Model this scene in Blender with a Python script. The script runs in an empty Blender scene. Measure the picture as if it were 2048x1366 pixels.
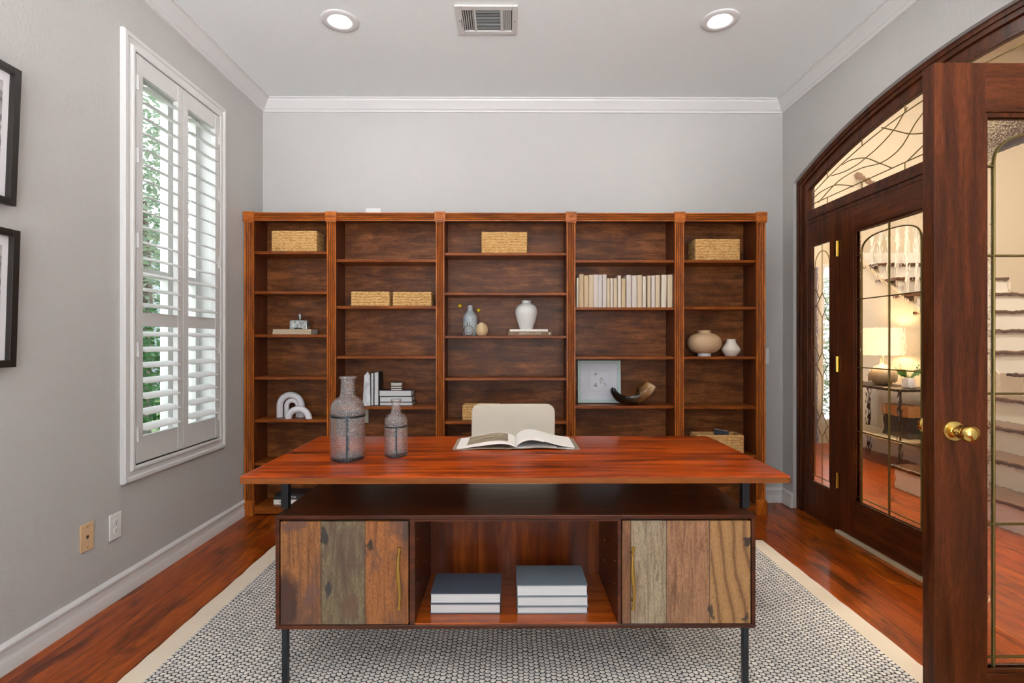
import bpy, math, random
from mathutils import Vector, Matrix

# ------------------------------------------------------------------ camera, world, exposure
S = bpy.context.scene
COL = S.collection
F, EYE, YAW = 1040.0, 1.22, 6.0 / 1040.0          # focal length in pixels of a 2048 px wide frame, eye height
cam_d = bpy.data.cameras.new('camera'); cam = bpy.data.objects.new('camera', cam_d); COL.objects.link(cam)
cam_d.sensor_width = 36.0; cam_d.lens = 36.0 * F / 2048.0; cam_d.clip_start = 0.02
cam.location = (0, 0, EYE); cam.rotation_euler = (math.pi / 2, 0, -YAW)
S.camera = cam
S.view_settings.view_transform = 'Standard'; S.view_settings.look = 'None'
S.view_settings.gamma = 1.0; S.view_settings.use_curve_mapping = False
S.view_settings.exposure = 0.97
try:
    S.cycles.use_denoising = True
    S.cycles.max_bounces = 16; S.cycles.diffuse_bounces = 5; S.cycles.glossy_bounces = 5
    S.cycles.transmission_bounces = 14; S.cycles.transparent_max_bounces = 24
    S.cycles.sample_clamp_indirect = 6.0; S.cycles.blur_glossy = 0.5
except Exception:
    pass
SKY = 3.3                                            # daylight outside
DOWNLIGHT = 122.0                                    # ceiling lamp radiance
W = bpy.data.worlds.new('sky_ground_glow'); S.world = W; W.use_nodes = True
_n, _l = W.node_tree.nodes, W.node_tree.links
_n.clear()
_o = _n.new('ShaderNodeOutputWorld'); _b = _n.new('ShaderNodeBackground'); _tc = _n.new('ShaderNodeTexCoord')
_sx = _n.new('ShaderNodeSeparateXYZ'); _r = _n.new('ShaderNodeValToRGB')
_r.color_ramp.elements[0].position = 0.30; _r.color_ramp.elements[0].color = (4.4, 4.45, 4.5, 1)  # ground glow added below the horizon to brighten the ceiling
_r.color_ramp.elements[1].position = 0.5; _r.color_ramp.elements[1].color = (.60, .64, .67, 1)
_m = _n.new('ShaderNodeMath'); _m.operation = 'MULTIPLY_ADD'; _m.inputs[1].default_value = .5; _m.inputs[2].default_value = .5
_l.new(_tc.outputs['Generated'], _sx.inputs[0]); _l.new(_sx.outputs['Z'], _m.inputs[0]); _l.new(_m.outputs[0], _r.inputs[0])
_l.new(_r.outputs[0], _b.inputs[0]); _b.inputs[1].default_value = SKY; _l.new(_b.outputs[0], _o.inputs[0])

# ------------------------------------------------------------------ helpers
def C(r, g, b):
    f = lambda c: (c / 255 / 12.92) if c / 255 <= .04045 else ((c / 255 + .055) / 1.055) ** 2.4
    return (f(r), f(g), f(b), 1.0)

def PY(x, y, Y):                                     # photo pixel on the vertical plane at distance Y
    X = Y * math.tan(math.atan((x - 1024) / F) + YAW)
    d = X * math.sin(YAW) + Y * math.cos(YAW)
    return X, EYE - (y - 683) / F * d
def PX(x, y, X):                                     # on the wall plane at X -> (Y, Z)
    Y = X / math.tan(math.atan((x - 1024) / F) + YAW)
    d = X * math.sin(YAW) + Y * math.cos(YAW)
    return Y, EYE - (y - 683) / F * d
def PZ(x, y, Z):                                     # on the level plane at Z -> (X, Y)
    d = F * (EYE - Z) / (y - 683)
    a = math.atan((x - 1024) / F) + YAW
    h = d / math.cos(a - YAW)
    return h * math.sin(a), h * math.cos(a)

class MB:
    def __init__(s): s.v = []; s.f = []; s.mi = []; s.M = None
    def add(s, vs, fs, mi=0):
        b = len(s.v)
        for p in vs:
            p = Vector(p)
            s.v.append(tuple(s.M @ p) if s.M else tuple(p))
        for f in fs: s.f.append([b + i for i in f]); s.mi.append(mi)
        return s
    def box(s, x0, x1, y0, y1, z0, z1, mi=0):
        x0, x1 = sorted((x0, x1)); y0, y1 = sorted((y0, y1)); z0, z1 = sorted((z0, z1))
        vs = [(x, y, z) for z in (z0, z1) for y in (y0, y1) for x in (x0, x1)]
        return s.add(vs, [(0, 2, 3, 1), (4, 5, 7, 6), (0, 1, 5, 4), (2, 6, 7, 3), (0, 4, 6, 2), (1, 3, 7, 5)], mi)
    def prism(s, poly, axis, a, b, mi=0):            # poly in the two other axes (cyclic order kept)
        n = len(poly)
        def pt(p, t):
            return {'x': (t, p[0], p[1]), 'y': (p[0], t, p[1]), 'z': (p[0], p[1], t)}[axis]
        vs = [pt(p, a) for p in poly] + [pt(p, b) for p in poly]
        fs = [list(range(n))[::-1], [n + i for i in range(n)]]
        fs += [(i, (i + 1) % n, n + (i + 1) % n, n + i) for i in range(n)]
        return s.add(vs, fs, mi)
    def loft(s, rings, closed=True, cap=True, mi=0):
        n = len(rings[0]); vs = [p for r in rings for p in r]; fs = []
        for k in range(len(rings) - 1):
            for i in range(n if closed else n - 1):
                j = (i + 1) % n
                fs.append((k * n + i, k * n + j, (k + 1) * n + j, (k + 1) * n + i))
        if cap:
            fs.append(list(range(n))[::-1]); fs.append([(len(rings) - 1) * n + i for i in range(n)])
        return s.add(vs, fs, mi)
    def lathe(s, prof, c, seg=40, axis='z', mi=0, cap=True, sx=1, sy=1, f=None):
        rings = []
        for r, h in prof:
            ring = []
            for i in range(seg):
                a = 2 * math.pi * i / seg
                k = f(a, h) if f else 1
                u, w = r * k * math.cos(a) * sx, r * k * math.sin(a) * sy
                ring.append({'z': (c[0] + u, c[1] + w, c[2] + h), 'y': (c[0] + u, c[1] + h, c[2] + w),
                             'x': (c[0] + h, c[1] + u, c[2] + w)}[axis])
            rings.append(ring)
        return s.loft(rings, True, cap, mi)
    def tube(s, pts, r, seg=8, mi=0, closed=False):
        pts = [Vector(p) for p in pts]; n = len(pts); rings = []
        up = None
        for i, p in enumerate(pts):
            if closed: t = pts[(i + 1) % n] - pts[i - 1]
            else: t = pts[min(i + 1, n - 1)] - pts[max(i - 1, 0)]
            t.normalize()
            if up is None:
                up = Vector((0, 0, 1)) if abs(t.z) < .9 else Vector((1, 0, 0))
            a = up - t * up.dot(t)
            if a.length < .35:                            # a sharp corner: carry the other frame axis over instead
                q = b - t * b.dot(t); b = q.normalized(); a = b.cross(t)
            else: a.normalize(); b = t.cross(a)
            up = a
            rr = r[i] if isinstance(r, (list, tuple)) else r
            rings.append([tuple(p + (a * math.cos(2 * math.pi * k / seg) + b * math.sin(2 * math.pi * k / seg)) * rr) for k in range(seg)])
        if closed: rings.append(rings[0])
        return s.loft(rings, True, not closed, mi)
    def mold(s, prof, p0, p1, out, m0=0, m1=0, mi=0): # profile (out, up) swept from p0 to p1, mitred ends
        p0, p1, out = Vector(p0), Vector(p1), Vector(out); d = (p1 - p0).normalized(); up = Vector((0, 0, 1))
        r0 = [tuple(p0 + out * o + up * u + d * (o * m0)) for o, u in prof]
        r1 = [tuple(p1 + out * o + up * u - d * (o * m1)) for o, u in prof]
        return s.loft([r0, r1], True, True, mi)
    def build(s, name, mats, parent=None, smooth=None, bevel=0, local=False, seg=2, subd=0):
        org = Vector((0, 0, 0)) if (local or parent is None) else ORG[parent.name]
        me = bpy.data.meshes.new(name)
        me.from_pydata([tuple(Vector(v) - org) for v in s.v], [], s.f)
        for m in (mats if isinstance(mats, (list, tuple)) else [mats]): me.materials.append(m)
        me.polygons.foreach_set('material_index', s.mi)
        me.validate(); me.update()
        import bmesh
        bm = bmesh.new(); bm.from_mesh(me); bmesh.ops.recalc_face_normals(bm, faces=bm.faces); bm.to_mesh(me); bm.free()
        if smooth:
            me.polygons.foreach_set('use_smooth', [True] * len(me.polygons))
            me.set_sharp_from_angle(angle=math.radians(smooth))
        o = bpy.data.objects.new(name, me); COL.objects.link(o)
        if parent is not None: o.parent = parent
        ORG[o.name] = org
        if bevel:
            b = o.modifiers.new('bevel', 'BEVEL'); b.width = bevel; b.segments = seg; b.limit_method = 'ANGLE'; b.angle_limit = math.radians(40)
            b.harden_normals = False
        if subd:
            b = o.modifiers.new('subd', 'SUBSURF'); b.levels = subd; b.render_levels = subd
        return o
ORG = {}

def tag(o, label=None, cat=None, group=None, kind=None):
    if label: o['label'] = label
    if cat: o['category'] = cat
    if group: o['group'] = group
    if kind: o['kind'] = kind
    return o
def thing(name, label, cat, loc, group=None, rotz=0):
    o = bpy.data.objects.new(name, None); COL.objects.link(o); o.location = loc; o.rotation_euler = (0, 0, rotz)
    o.empty_display_size = .05; ORG[o.name] = Vector(loc)
    return tag(o, label, cat, group)
def struct(o): o['kind'] = 'structure'; return o
def set_origin(o, loc):                              # a one-mesh thing gets its origin at its base
    loc = Vector(loc)
    o.data.transform(Matrix.Translation(-loc)); o.location = loc; ORG[o.name] = loc
    return o

# ------------------------------------------------------------------ materials
class N:
    def __init__(s, name):
        s.m = bpy.data.materials.new(name); s.m.use_nodes = True; s.t = s.m.node_tree; s.n = s.t.nodes; s.l = s.t.links
        s.p = s.n['Principled BSDF']; s.co = None
    def __call__(s, typ, **kw):
        n = s.n.new('ShaderNode' + typ)
        for k, v in kw.items():
            if k in n.inputs.keys() if isinstance(k, str) else False: n.inputs[k].default_value = v
            else: setattr(n, k, v)
        return n
    def link(s, a, b): s.l.new(a, b)
    def obj(s, scale=(1, 1, 1), rot=(0, 0, 0), loc=(0, 0, 0)):
        if not s.co: s.co = s.n.new('ShaderNodeTexCoord')
        mp = s.n.new('ShaderNodeMapping'); mp.inputs['Scale'].default_value = scale
        mp.inputs['Rotation'].default_value = rot; mp.inputs['Location'].default_value = loc
        s.link(s.co.outputs['Object'], mp.inputs['Vector']); return mp.outputs[0]
    def noise(s, vec, scale, detail=4, rough=.55, dist=0):
        n = s.n.new('ShaderNodeTexNoise'); n.inputs['Scale'].default_value = scale; n.inputs['Detail'].default_value = detail
        n.inputs['Roughness'].default_value = rough; n.inputs['Distortion'].default_value = dist
        if vec is not None: s.link(vec, n.inputs['Vector'])
        return n.outputs['Fac']
    def ramp(s, fac, stops, interp='LINEAR'):
        r = s.n.new('ShaderNodeValToRGB'); cr = r.color_ramp; cr.interpolation = interp
        while len(cr.elements) < len(stops): cr.elements.new(.5)
        for e, (p, c) in zip(cr.elements, stops):
            e.position = p; e.color = c if isinstance(c, (tuple, list)) else (c, c, c, 1)
        s.link(fac, r.inputs[0]); return r.outputs[0]
    def mix(s, fac, a, b, mode='MIX'):
        m = s.n.new('ShaderNodeMix'); m.data_type = 'RGBA'; m.blend_type = mode; m.clamp_factor = True
        for sock, v in ((m.inputs[0], fac), (m.inputs[6], a), (m.inputs[7], b)):
            if isinstance(v, (int, float)): sock.default_value = v
            elif isinstance(v, tuple): sock.default_value = v
            else: s.link(v, sock)
        return m.outputs[2]
    def math(s, op, a, b=None, c=None):
        m = s.n.new('ShaderNodeMath'); m.operation = op
        for i, v in enumerate((a, b, c)):
            if v is None: continue
            if isinstance(v, (int, float)): m.inputs[i].default_value = v
            else: s.link(v, m.inputs[i])
        return m.outputs[0]
    def bump(s, h, dist=.002, strength=1.0):
        b = s.n.new('ShaderNodeBump'); b.inputs['Distance'].default_value = dist; b.inputs['Strength'].default_value = strength
        s.link(h, b.inputs['Height']); s.link(b.outputs[0], s.p.inputs['Normal']); return b
    def set(s, **kw):
        for k, v in kw.items():
            k = k.replace('_', ' ')
            s.p.inputs[k].default_value = v
        return s
    def base(s, c):
        if isinstance(c, tuple): s.p.inputs['Base Color'].default_value = c
        else: s.link(c, s.p.inputs['Base Color'])

def plain(name, c, rough=.5, metal=0, **kw):
    m = N(name); m.base(c); m.set(Roughness=rough, Metallic=metal)
    for k, v in kw.items(): m.p.inputs[k.replace('_', ' ')].default_value = v
    v = m.noise(m.obj(), 60, 3); m.link(m.math('MULTIPLY_ADD', v, .08, rough - .04), m.p.inputs['Roughness'])
    return m.m

def wood(name, stops, stretch, scale=1, rough=.35, coat=0.0, coat_rough=.1, grain=.35, bump=.0006, blotch=.0, dist=.6, spec=.3):
    m = N(name); m.p.inputs['Specular IOR Level'].default_value = spec
    v = m.obj(stretch)
    a = m.noise(v, 3 * scale, 5, .6, dist)
    col = m.ramp(a, stops)
    fine = m.noise(m.obj(tuple(q * 6 for q in stretch)), 6 * scale, 3, .6)
    g = m.ramp(fine, [(.3, 1 - grain), (.65, 1.0)])
    col = m.mix(1.0, col, g, 'MULTIPLY')
    if blotch:
        bl = m.noise(m.obj((1, 1, 1)), 5, 4, .6)
        col = m.mix(m.ramp(bl, [(.42, 0.0), (.68, blotch)]), col, stops[0][1])
    m.base(col); m.set(Roughness=rough)
    m.p.inputs['Coat Weight'].default_value = coat; m.p.inputs['Coat Roughness'].default_value = coat_rough
    m.bump(fine, bump, .6)
    return m.m

def paint(name, c, rough=.6, bump=.0012, scale=95):
    m = N(name); m.base(c); m.set(Roughness=rough)
    a = m.noise(m.obj(), scale, 3, .5)
    m.bump(m.ramp(a, [(.35, 0.0), (.65, 1.0)]), bump, .55); return m.m

M = {}
M['wall'] = paint('grey_wall_paint', C(186, 184, 182))
M['ceiling'] = paint('ceiling_paint', C(228, 232, 232), .8, .0006)
M['trim'] = plain('white_trim_paint', C(213, 212, 211), .4)
M['shutter'] = plain('white_shutter_paint', C(207, 206, 205), .4)
M['hall_wall'] = paint('cream_hall_paint', C(204, 192, 170), .7, .0006)
M['white_paint'] = plain('white_riser_paint', C(232, 228, 220), .4)
M['vent'] = plain('vent_enamel', C(200, 198, 195), .4)
M['vent_dark'] = plain('duct_dark', C(45, 42, 40), .8)
M['plastic_white'] = plain('white_plastic', C(225, 223, 221), .35)
M['plastic_tan'] = plain('almond_plastic', C(212, 178, 138), .4)
M['hole'] = plain('dark_slot', C(40, 36, 32), .8)
M['steel'] = plain('dark_steel', C(52, 56, 60), .35, .7)
M['brass'] = plain('polished_brass', C(224, 190, 106), .12, 1.0)
M['aged_brass'] = plain('aged_brass', C(176, 140, 70), .4, .9)
M['came'] = plain('brass_came', C(128, 110, 62), .35, .85)
M['black_frame'] = plain('black_frame', C(34, 30, 27), .4)
M['mat_board'] = plain('mat_board', C(226, 224, 226), .8)
M['black'] = plain('black_cover', C(34, 35, 40), .5)
M['charcoal'] = plain('charcoal_cover', C(106, 116, 124), .6)
M['navy'] = plain('navy_cloth', C(70, 76, 88), .6)
M['white_gloss'] = plain('white_ceramic', C(218, 208, 196), .12)
M['white_matte'] = plain('white_matte_ceramic', C(224, 222, 226), .7)
M['urn'] = plain('pale_glaze', C(218, 217, 214), .3)
M['beige_ceramic'] = plain('beige_ceramic', C(206, 176, 136), .55)
M['yellow'] = plain('yellow_flower', C(255, 222, 20), .8)
M['stem'] = plain('dry_stem', C(150, 130, 90), .7)
M['cloth_beige'] = plain('beige_cloth_cover', C(190, 172, 146), .7)
M['brown_cover'] = plain('brown_cover', C(124, 94, 62), .6)
M['paper'] = plain('paper', C(238, 232, 224), .8)
M['text_white'] = plain('white_ink', C(230, 228, 222), .7)
M['text_dark'] = plain('dark_ink', C(70, 66, 62), .7)
M['bark'] = plain('grey_bark', C(78, 70, 62), .9)
M['leaf_green'] = plain('leaf_green', C(96, 140, 62), .5)
M['duck'] = plain('pale_aqua_frame', C(190, 208, 203), .45)
M['shade_dark'] = plain('dark_iron', C(60, 48, 38), .5, .5)
M['front_door'] = plain('blue_grey_door', C(104, 98, 118), .4)

# wood tones
M['shelf_front'] = wood('stained_oak_moulding', [(.25, C(112, 54, 12)), (.5, C(190, 100, 24)), (.75, C(232, 136, 40))], (14, 14, 1.6), 1, .35, .3, .2, .4, .0005)
M['shelf_front_x'] = wood('stained_oak_rail', [(.25, C(112, 54, 12)), (.5, C(190, 100, 24)), (.75, C(232, 136, 40))], (1.6, 14, 14), 1, .35, .3, .2, .4, .0005)
M['shelf_board'] = wood('stained_shelf', [(.25, C(92, 42, 12)), (.55, C(142, 72, 22)), (.8, C(170, 94, 32))], (1.4, 10, 10), 1, .36, .12, .25, .3, .0004, 0, .6, .18)
M['shelf_back'] = wood('stained_back_panel', [(.25, C(64, 34, 16)), (.5, C(124, 70, 34)), (.75, C(172, 106, 54))], (.9, 4, 6), 1.2, .4, .12, .3, .45, .0005, .6, .7, .16)
M['shelf_side'] = wood('stained_side_panel', [(.22, C(58, 25, 9)), (.5, C(98, 46, 16)), (.78, C(124, 62, 24))], (8, 8, 1.2), 1, .42, .1, .3, .3, .0004)
M['desk_top'] = wood('glossy_red_mahogany', [(.3, C(62, 18, 3)), (.43, C(124, 42, 6)), (.56, C(176, 68, 8)), (.75, C(206, 90, 14))], (.55, 8, 8), 1.4, .28, .1, .08, .2, .0001, 0, .5, .18)
M['desk_edge'] = wood('mahogany_edge', [(.25, C(104, 52, 16)), (.6, C(146, 80, 28)), (.85, C(164, 96, 40))], (1.2, 12, 12), 1, .3, .4, .15, .2, .0001)
M['desk_case'] = wood('dark_mahogany', [(.25, C(40, 18, 9)), (.55, C(78, 36, 16)), (.8, C(110, 54, 24))], (1.0, 10, 10), 1, .33, .2, .2, .2, .0001)
M['desk_inner'] = wood('mahogany_inside', [(.25, C(66, 24, 8)), (.5, C(110, 46, 12)), (.66, C(150, 72, 18)), (.85, C(190, 102, 26))], (6, 6, .5), 1, .3, .3, .25, .1, .0001, 0, .3)
M['desk_floor'] = wood('mahogany_shelf', [(.25, C(110, 42, 10)), (.6, C(166, 76, 18)), (.85, C(186, 94, 26))], (1, 9, 9), 1, .25, .4, .15, .15, .0001)
M['door_wood'] = wood('dark_walnut_door', [(.25, C(48, 20, 8)), (.5, C(84, 40, 17)), (.78, C(116, 58, 26))], (10, 10, .9), 1, .34, .1, .2, .45, .0004, 0, .6, .16)
M['door_rail'] = wood('dark_walnut_rail', [(.25, C(50, 22, 9)), (.5, C(90, 44, 19)), (.78, C(120, 62, 28))], (1.2, 1.2, 9), 1, .34, .1, .2, .45, .0004, 0, .6, .16)
M['tread'] = wood('stair_tread_oak', [(.25, C(70, 44, 26)), (.6, C(104, 70, 44)), (.85, C(122, 84, 56))], (2, 2, 9), 1, .3, .3, .2, .3)

def floor_mat():
    m = N('cherry_plank_floor')
    v = m.obj((1, 1, 1), (0, 0, math.pi / 2))
    b = m.n.new('ShaderNodeTexBrick'); b.offset = .37; b.offset_frequency = 2
    for k, q in (('Scale', 1), ('Mortar Size', .0016), ('Brick Width', 1.3), ('Row Height', .128), ('Mortar Smooth', .1), ('Bias', 0)): b.inputs[k].default_value = q
    b.inputs['Color1'].default_value = (0, 0, 0, 1); b.inputs['Color2'].default_value = (1, 1, 1, 1); b.inputs['Mortar'].default_value = (.5, .5, .5, 1)
    m.link(v, b.inputs['Vector'])
    tone = m.mix(m.math('MULTIPLY', b.outputs['Color'], 1.0), C(176, 76, 12), C(214, 108, 20))
    g = m.noise(m.obj((9, 1.0, 9)), 3.2, 6, .62, 1.0)
    tone = m.mix(m.ramp(g, [(.3, .0), (.72, .85)]), C(112, 40, 7), tone)
    blot = m.noise(m.obj((3.2, 1.1, 1)), 2.2, 5, .62, .8)
    tone = m.mix(m.ramp(blot, [(.50, 0.0), (.68, .85)]), tone, C(60, 20, 6))
    fg = m.noise(m.obj((60, 3.5, 9)), 4, 4, .7)
    tone = m.mix(1.0, tone, m.ramp(fg, [(.3, .62), (.6, 1.0)]), 'MULTIPLY')
    tone = m.mix(b.outputs['Fac'], tone, C(30, 10, 5))
    m.base(tone); m.set(Roughness=.32); m.p.inputs['Specular IOR Level'].default_value = .22; m.p.inputs['Coat Weight'].default_value = .1; m.p.inputs['Coat Roughness'].default_value = .12
    h = m.math('SUBTRACT', m.math('MULTIPLY', m.noise(m.obj((3, 1, 1)), 14, 3), .25), b.outputs['Fac'])
    m.bump(h, .0012, .5)
    return m.m
M['floor'] = floor_mat()

def rug_mat():
    m = N('woven_cord_rug'); W_, L_ = .0200, .0205
    wob = m.n.new('ShaderNodeTexNoise'); wob.inputs['Scale'].default_value = 7; wob.inputs['Detail'].default_value = 3; m.link(m.obj(), wob.inputs['Vector'])
    vm = m.n.new('ShaderNodeVectorMath'); vm.operation = 'MULTIPLY_ADD'; vm.inputs[1].default_value = (.014, .05, 0)
    m.link(wob.outputs['Color'], vm.inputs[0]); m.link(m.obj(), vm.inputs[2])
    sp = m.n.new('ShaderNodeSeparateXYZ'); m.link(vm.outputs[0], sp.inputs[0])
    u = m.math('DIVIDE', m.math('ADD', sp.outputs['X'], 5.0), W_)
    col = m.math('FLOOR', u); fu = m.math('SUBTRACT', m.math('FRACT', u), .5)
    odd = m.math('MULTIPLY', m.math('FRACT', m.math('MULTIPLY', col, .5)), 1.0)
    wn = m.n.new('ShaderNodeTexWhiteNoise'); wn.noise_dimensions = '1D'; m.link(col, wn.inputs['W'])
    v = m.math('ADD', m.math('ADD', m.math('DIVIDE', m.math('ADD', sp.outputs['Y'], 5.0), L_), odd), m.math('MULTIPLY', wn.outputs['Value'], .2))
    fv = m.math('FRACT', v)
    e = m.math('ABSOLUTE', m.math('MULTIPLY', fu, 2.0))
    lim = m.math('MULTIPLY_ADD', m.math('POWER', e, 2.4), .42, .13)     # crescent of dark warp under each cord loop
    d = m.math('SUBTRACT', fv, lim)
    wc = m.n.new('ShaderNodeTexWhiteNoise'); wc.noise_dimensions = '2D'
    cx = m.n.new('ShaderNodeCombineXYZ'); m.link(col, cx.inputs[0]); m.link(m.math('FLOOR', v), cx.inputs[1]); m.link(cx.outputs[0], wc.inputs['Vector'])
    light = m.mix(wc.outputs['Value'], C(238, 231, 222), C(210, 206, 202))
    c = m.mix(m.ramp(d, [(.0, 1.0), (.10, 0.0)]), light, C(36, 34, 34))
    c = m.mix(m.ramp(e, [(.86, 0.0), (.97, .7)]), c, C(48, 46, 46))
    st = m.noise(m.obj((1, .10, 1)), 60, 3, .7)
    c = m.mix(m.ramp(st, [(.60, 0.0), (.72, .6)]), c, C(70, 68, 68))
    m.base(c); m.set(Roughness=.95)
    dome = m.math('MULTIPLY', m.math('SUBTRACT', 1.0, m.math('POWER', e, 3.0)), m.ramp(d, [(0, 0.0), (.25, 1.0), (.8, .8)]))
    m.bump(dome, .005, .7); return m.m
M['rug'] = rug_mat()
def fabric(name, c, c2, scale=380, bump=.0006):
    m = N(name); a = m.noise(m.obj(), scale, 2); bl = m.noise(m.obj(), 4, 3)
    m.base(m.mix(m.ramp(bl, [(.35, 0.0), (.7, 1.0)]), c, c2)); m.set(Roughness=.95)
    m.p.inputs['Sheen Weight'].default_value = .15
    m.bump(a, bump, .6); return m.m
M['rug_edge'] = fabric('rug_canvas_border', C(228, 212, 190), C(220, 203, 180))
M['chair'] = fabric('cream_upholstery', C(216, 204, 188), C(208, 196, 178))

def wicker():
    m = N('water_hyacinth_weave')
    a = m.noise(m.obj((1, 1, 3)), 45, 4, .6); b = m.noise(m.obj((30, 30, 90)), 4, 3)
    col = m.ramp(a, [(.25, C(138, 94, 44)), (.45, C(206, 158, 92)), (.62, C(226, 184, 122)), (.8, C(180, 128, 68))])
    m.base(m.mix(1.0, col, m.ramp(b, [(.3, .72), (.6, 1.0)]), 'MULTIPLY')); m.set(Roughness=.75); m.bump(b, .001, .6); return m.m
M['wicker'] = wicker()

def reclaimed(name, cuts, cols, dark, amount, swirl=0, knots=()):
    m = N(name)
    sp = m.n.new('ShaderNodeSeparateXYZ'); m.link(m.obj(), sp.inputs[0])
    mr = m.n.new('ShaderNodeMapRange'); mr.inputs[1].default_value = cuts[0]; mr.inputs[2].default_value = cuts[-1]
    m.link(sp.outputs['X'], mr.inputs[0])
    w = cuts[-1] - cuts[0]
    stops = [((cuts[i] - cuts[0]) / w, cols[i]) for i in range(len(cols))]
    pl = m.ramp(mr.outputs[0], stops, 'CONSTANT')
    seams = []
    g1 = m.noise(m.obj((11, 4, .9)), 3.4, 6, .68, 1.6 + swirl)
    g2 = m.noise(m.obj((60, 20, 9)), 9, 6, .75)
    g3 = m.noise(m.obj((4.5, 2, 1.6)), 2.6, 5, .62, .8)
    col = m.mix(1.0, pl, m.ramp(g1, [(.25, C(150, 128, 116)), (.55, C(255, 255, 255)), (.8, C(255, 240, 206))]), 'MULTIPLY')
    col = m.mix(1.0, col, m.ramp(g2, [(.36, .38), (.56, 1.0)]), 'MULTIPLY')
    col = m.mix(m.ramp(g3, [(.5, 0.0), (.62, amount)]), col, dark)
    if swirl:
        wv = m.n.new('ShaderNodeTexWave'); wv.inputs['Scale'].default_value = 2.4; wv.inputs['Distortion'].default_value = 9
        wv.inputs['Detail'].default_value = 3; wv.inputs['Detail Scale'].default_value = .8; m.link(m.obj((3.2, 1, 1.0), (0, .35, 0)), wv.inputs['Vector'])
        sel = m.ramp(mr.outputs[0], [(0, 0.0), (.68, .75)], 'CONSTANT')
        band = m.ramp(wv.outputs['Fac'], [(.05, C(112, 74, 42)), (.22, C(160, 114, 66)), (1, C(178, 132, 80))])
        col = m.mix(sel, col, m.mix(1.0, band, m.ramp(g2, [(.36, .55), (.56, 1.0)]), 'MULTIPLY'))
    lines = m.noise(m.obj((95, 20, 3.2)), 3, 4, .7, .4)
    col = m.mix(m.ramp(lines, [(.58, 0.0), (.70, .55)]), col, C(58, 38, 24))
    wx = m.math('MULTIPLY_ADD', m.noise(m.obj((1, 1, .6)), 16, 4, .65), .07, -.035); wz = m.math('MULTIPLY_ADD', m.noise(m.obj((1, 1, .6), loc=(3, 0, 1)), 14, 4, .65), .10, -.05)
    for kx, kz, rx, rz, kc, am in knots:
        a_ = m.math('DIVIDE', m.math('SUBTRACT', m.math('ADD', sp.outputs['X'], wx), kx), rx); b_ = m.math('DIVIDE', m.math('SUBTRACT', m.math('ADD', sp.outputs['Z'], wz), kz), rz)
        r_ = m.math('ADD', m.math('MULTIPLY', a_, a_), m.math('MULTIPLY', b_, b_))
        col = m.mix(m.ramp(r_, [(.45, am), (1.0, 0.0)]), col, kc)
    for c in cuts[1:-1]:
        d = m.math('ABSOLUTE', m.math('SUBTRACT', sp.outputs['X'], c))
        s_ = m.n.new('ShaderNodeMath'); s_.operation = 'LESS_THAN'; s_.inputs[1].default_value = .0011; m.link(d, s_.inputs[0])
        col = m.mix(s_.outputs[0], col, C(44, 30, 20))
    m.base(col); m.set(Roughness=.55); m.p.inputs['Coat Weight'].default_value = .1
    m.bump(g2, .0012, .6)
    return m.m

def glass(name, tint=(1, 1, 1, 1), scale=60, stretch=(1, 1, 1), bump=.002, rough=0.0, kind='noise', ior=1.45, detail=2):
    m = N(name); m.base(tint); m.set(Roughness=rough, IOR=ior); m.p.inputs['Transmission Weight'].default_value = 1
    if kind == 'noise': h = m.noise(m.obj(stretch), scale, detail, .5)
    else:
        vo = m.n.new('ShaderNodeTexVoronoi'); vo.inputs['Scale'].default_value = scale; m.link(m.obj(stretch), vo.inputs['Vector']); h = vo.outputs['Distance']
    m.bump(h, bump, 1.0); return m.m
M['glass_rain'] = glass('rippled_glass', (1, .985, .95, 1), 30, (1.2, 1, .6), .00022, 0, detail=1.0)
M['glass_pebble'] = glass('pebbled_glass', (1, .97, .9, 1), 150, (1, 1, 1), .0012, .02)
M['glass_strip'] = glass('wavy_strip_glass', (1, .985, .95, 1), 70, (1, 1, .5), .0010)
def seeded():
    m = N('seeded_glass'); m.n.remove(m.p)
    tr = m.n.new('ShaderNodeBsdfTransparent'); tr.inputs[0].default_value = (.985, .985, .985, 1)
    gl = m.n.new('ShaderNodeBsdfGlossy'); gl.inputs['Roughness'].default_value = .06
    df = m.n.new('ShaderNodeBsdfTranslucent'); df.inputs[0].default_value = (.9, .9, .9, 1)
    d2 = m.n.new('ShaderNodeBsdfDiffuse'); d2.inputs[0].default_value = (.85, .86, .87, 1)
    vo = m.n.new('ShaderNodeTexVoronoi'); vo.inputs['Scale'].default_value = 230; m.link(m.obj((1, 1, .8)), vo.inputs['Vector'])
    n1 = m.noise(m.obj(), 300, 2)
    b = m.n.new('ShaderNodeBump'); b.inputs['Distance'].default_value = .003; m.link(vo.outputs['Distance'], b.inputs['Height']); m.link(b.outputs[0], gl.inputs['Normal'])
    lw = m.n.new('ShaderNodeLayerWeight'); m.link(b.outputs[0], lw.inputs['Normal'])
    mx = m.n.new('ShaderNodeMixShader'); m.link(m.math('MULTIPLY_ADD', m.math('POWER', lw.outputs['Facing'], 3.0), .85, .10), mx.inputs[0]); m.link(tr.outputs[0], mx.inputs[1]); m.link(gl.outputs[0], mx.inputs[2])
    ad = m.n.new('ShaderNodeMixShader'); m.link(df.outputs[0], ad.inputs[1]); m.link(d2.outputs[0], ad.inputs[2])
    m2 = m.n.new('ShaderNodeMixShader')
    m.link(m.math('MULTIPLY', m.ramp(vo.outputs['Distance'], [(.12, .8), (.30, 0.0)]), m.ramp(n1, [(.42, 0.0), (.6, 1.0)])), m2.inputs[0])  # white specks put the sparkle of the bubbled glass into its colour
    m.link(mx.outputs[0], m2.inputs[1]); m.link(ad.outputs[0], m2.inputs[2])
    m.link(m2.outputs[0], m.n['Material Output'].inputs['Surface']); return m.m
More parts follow.
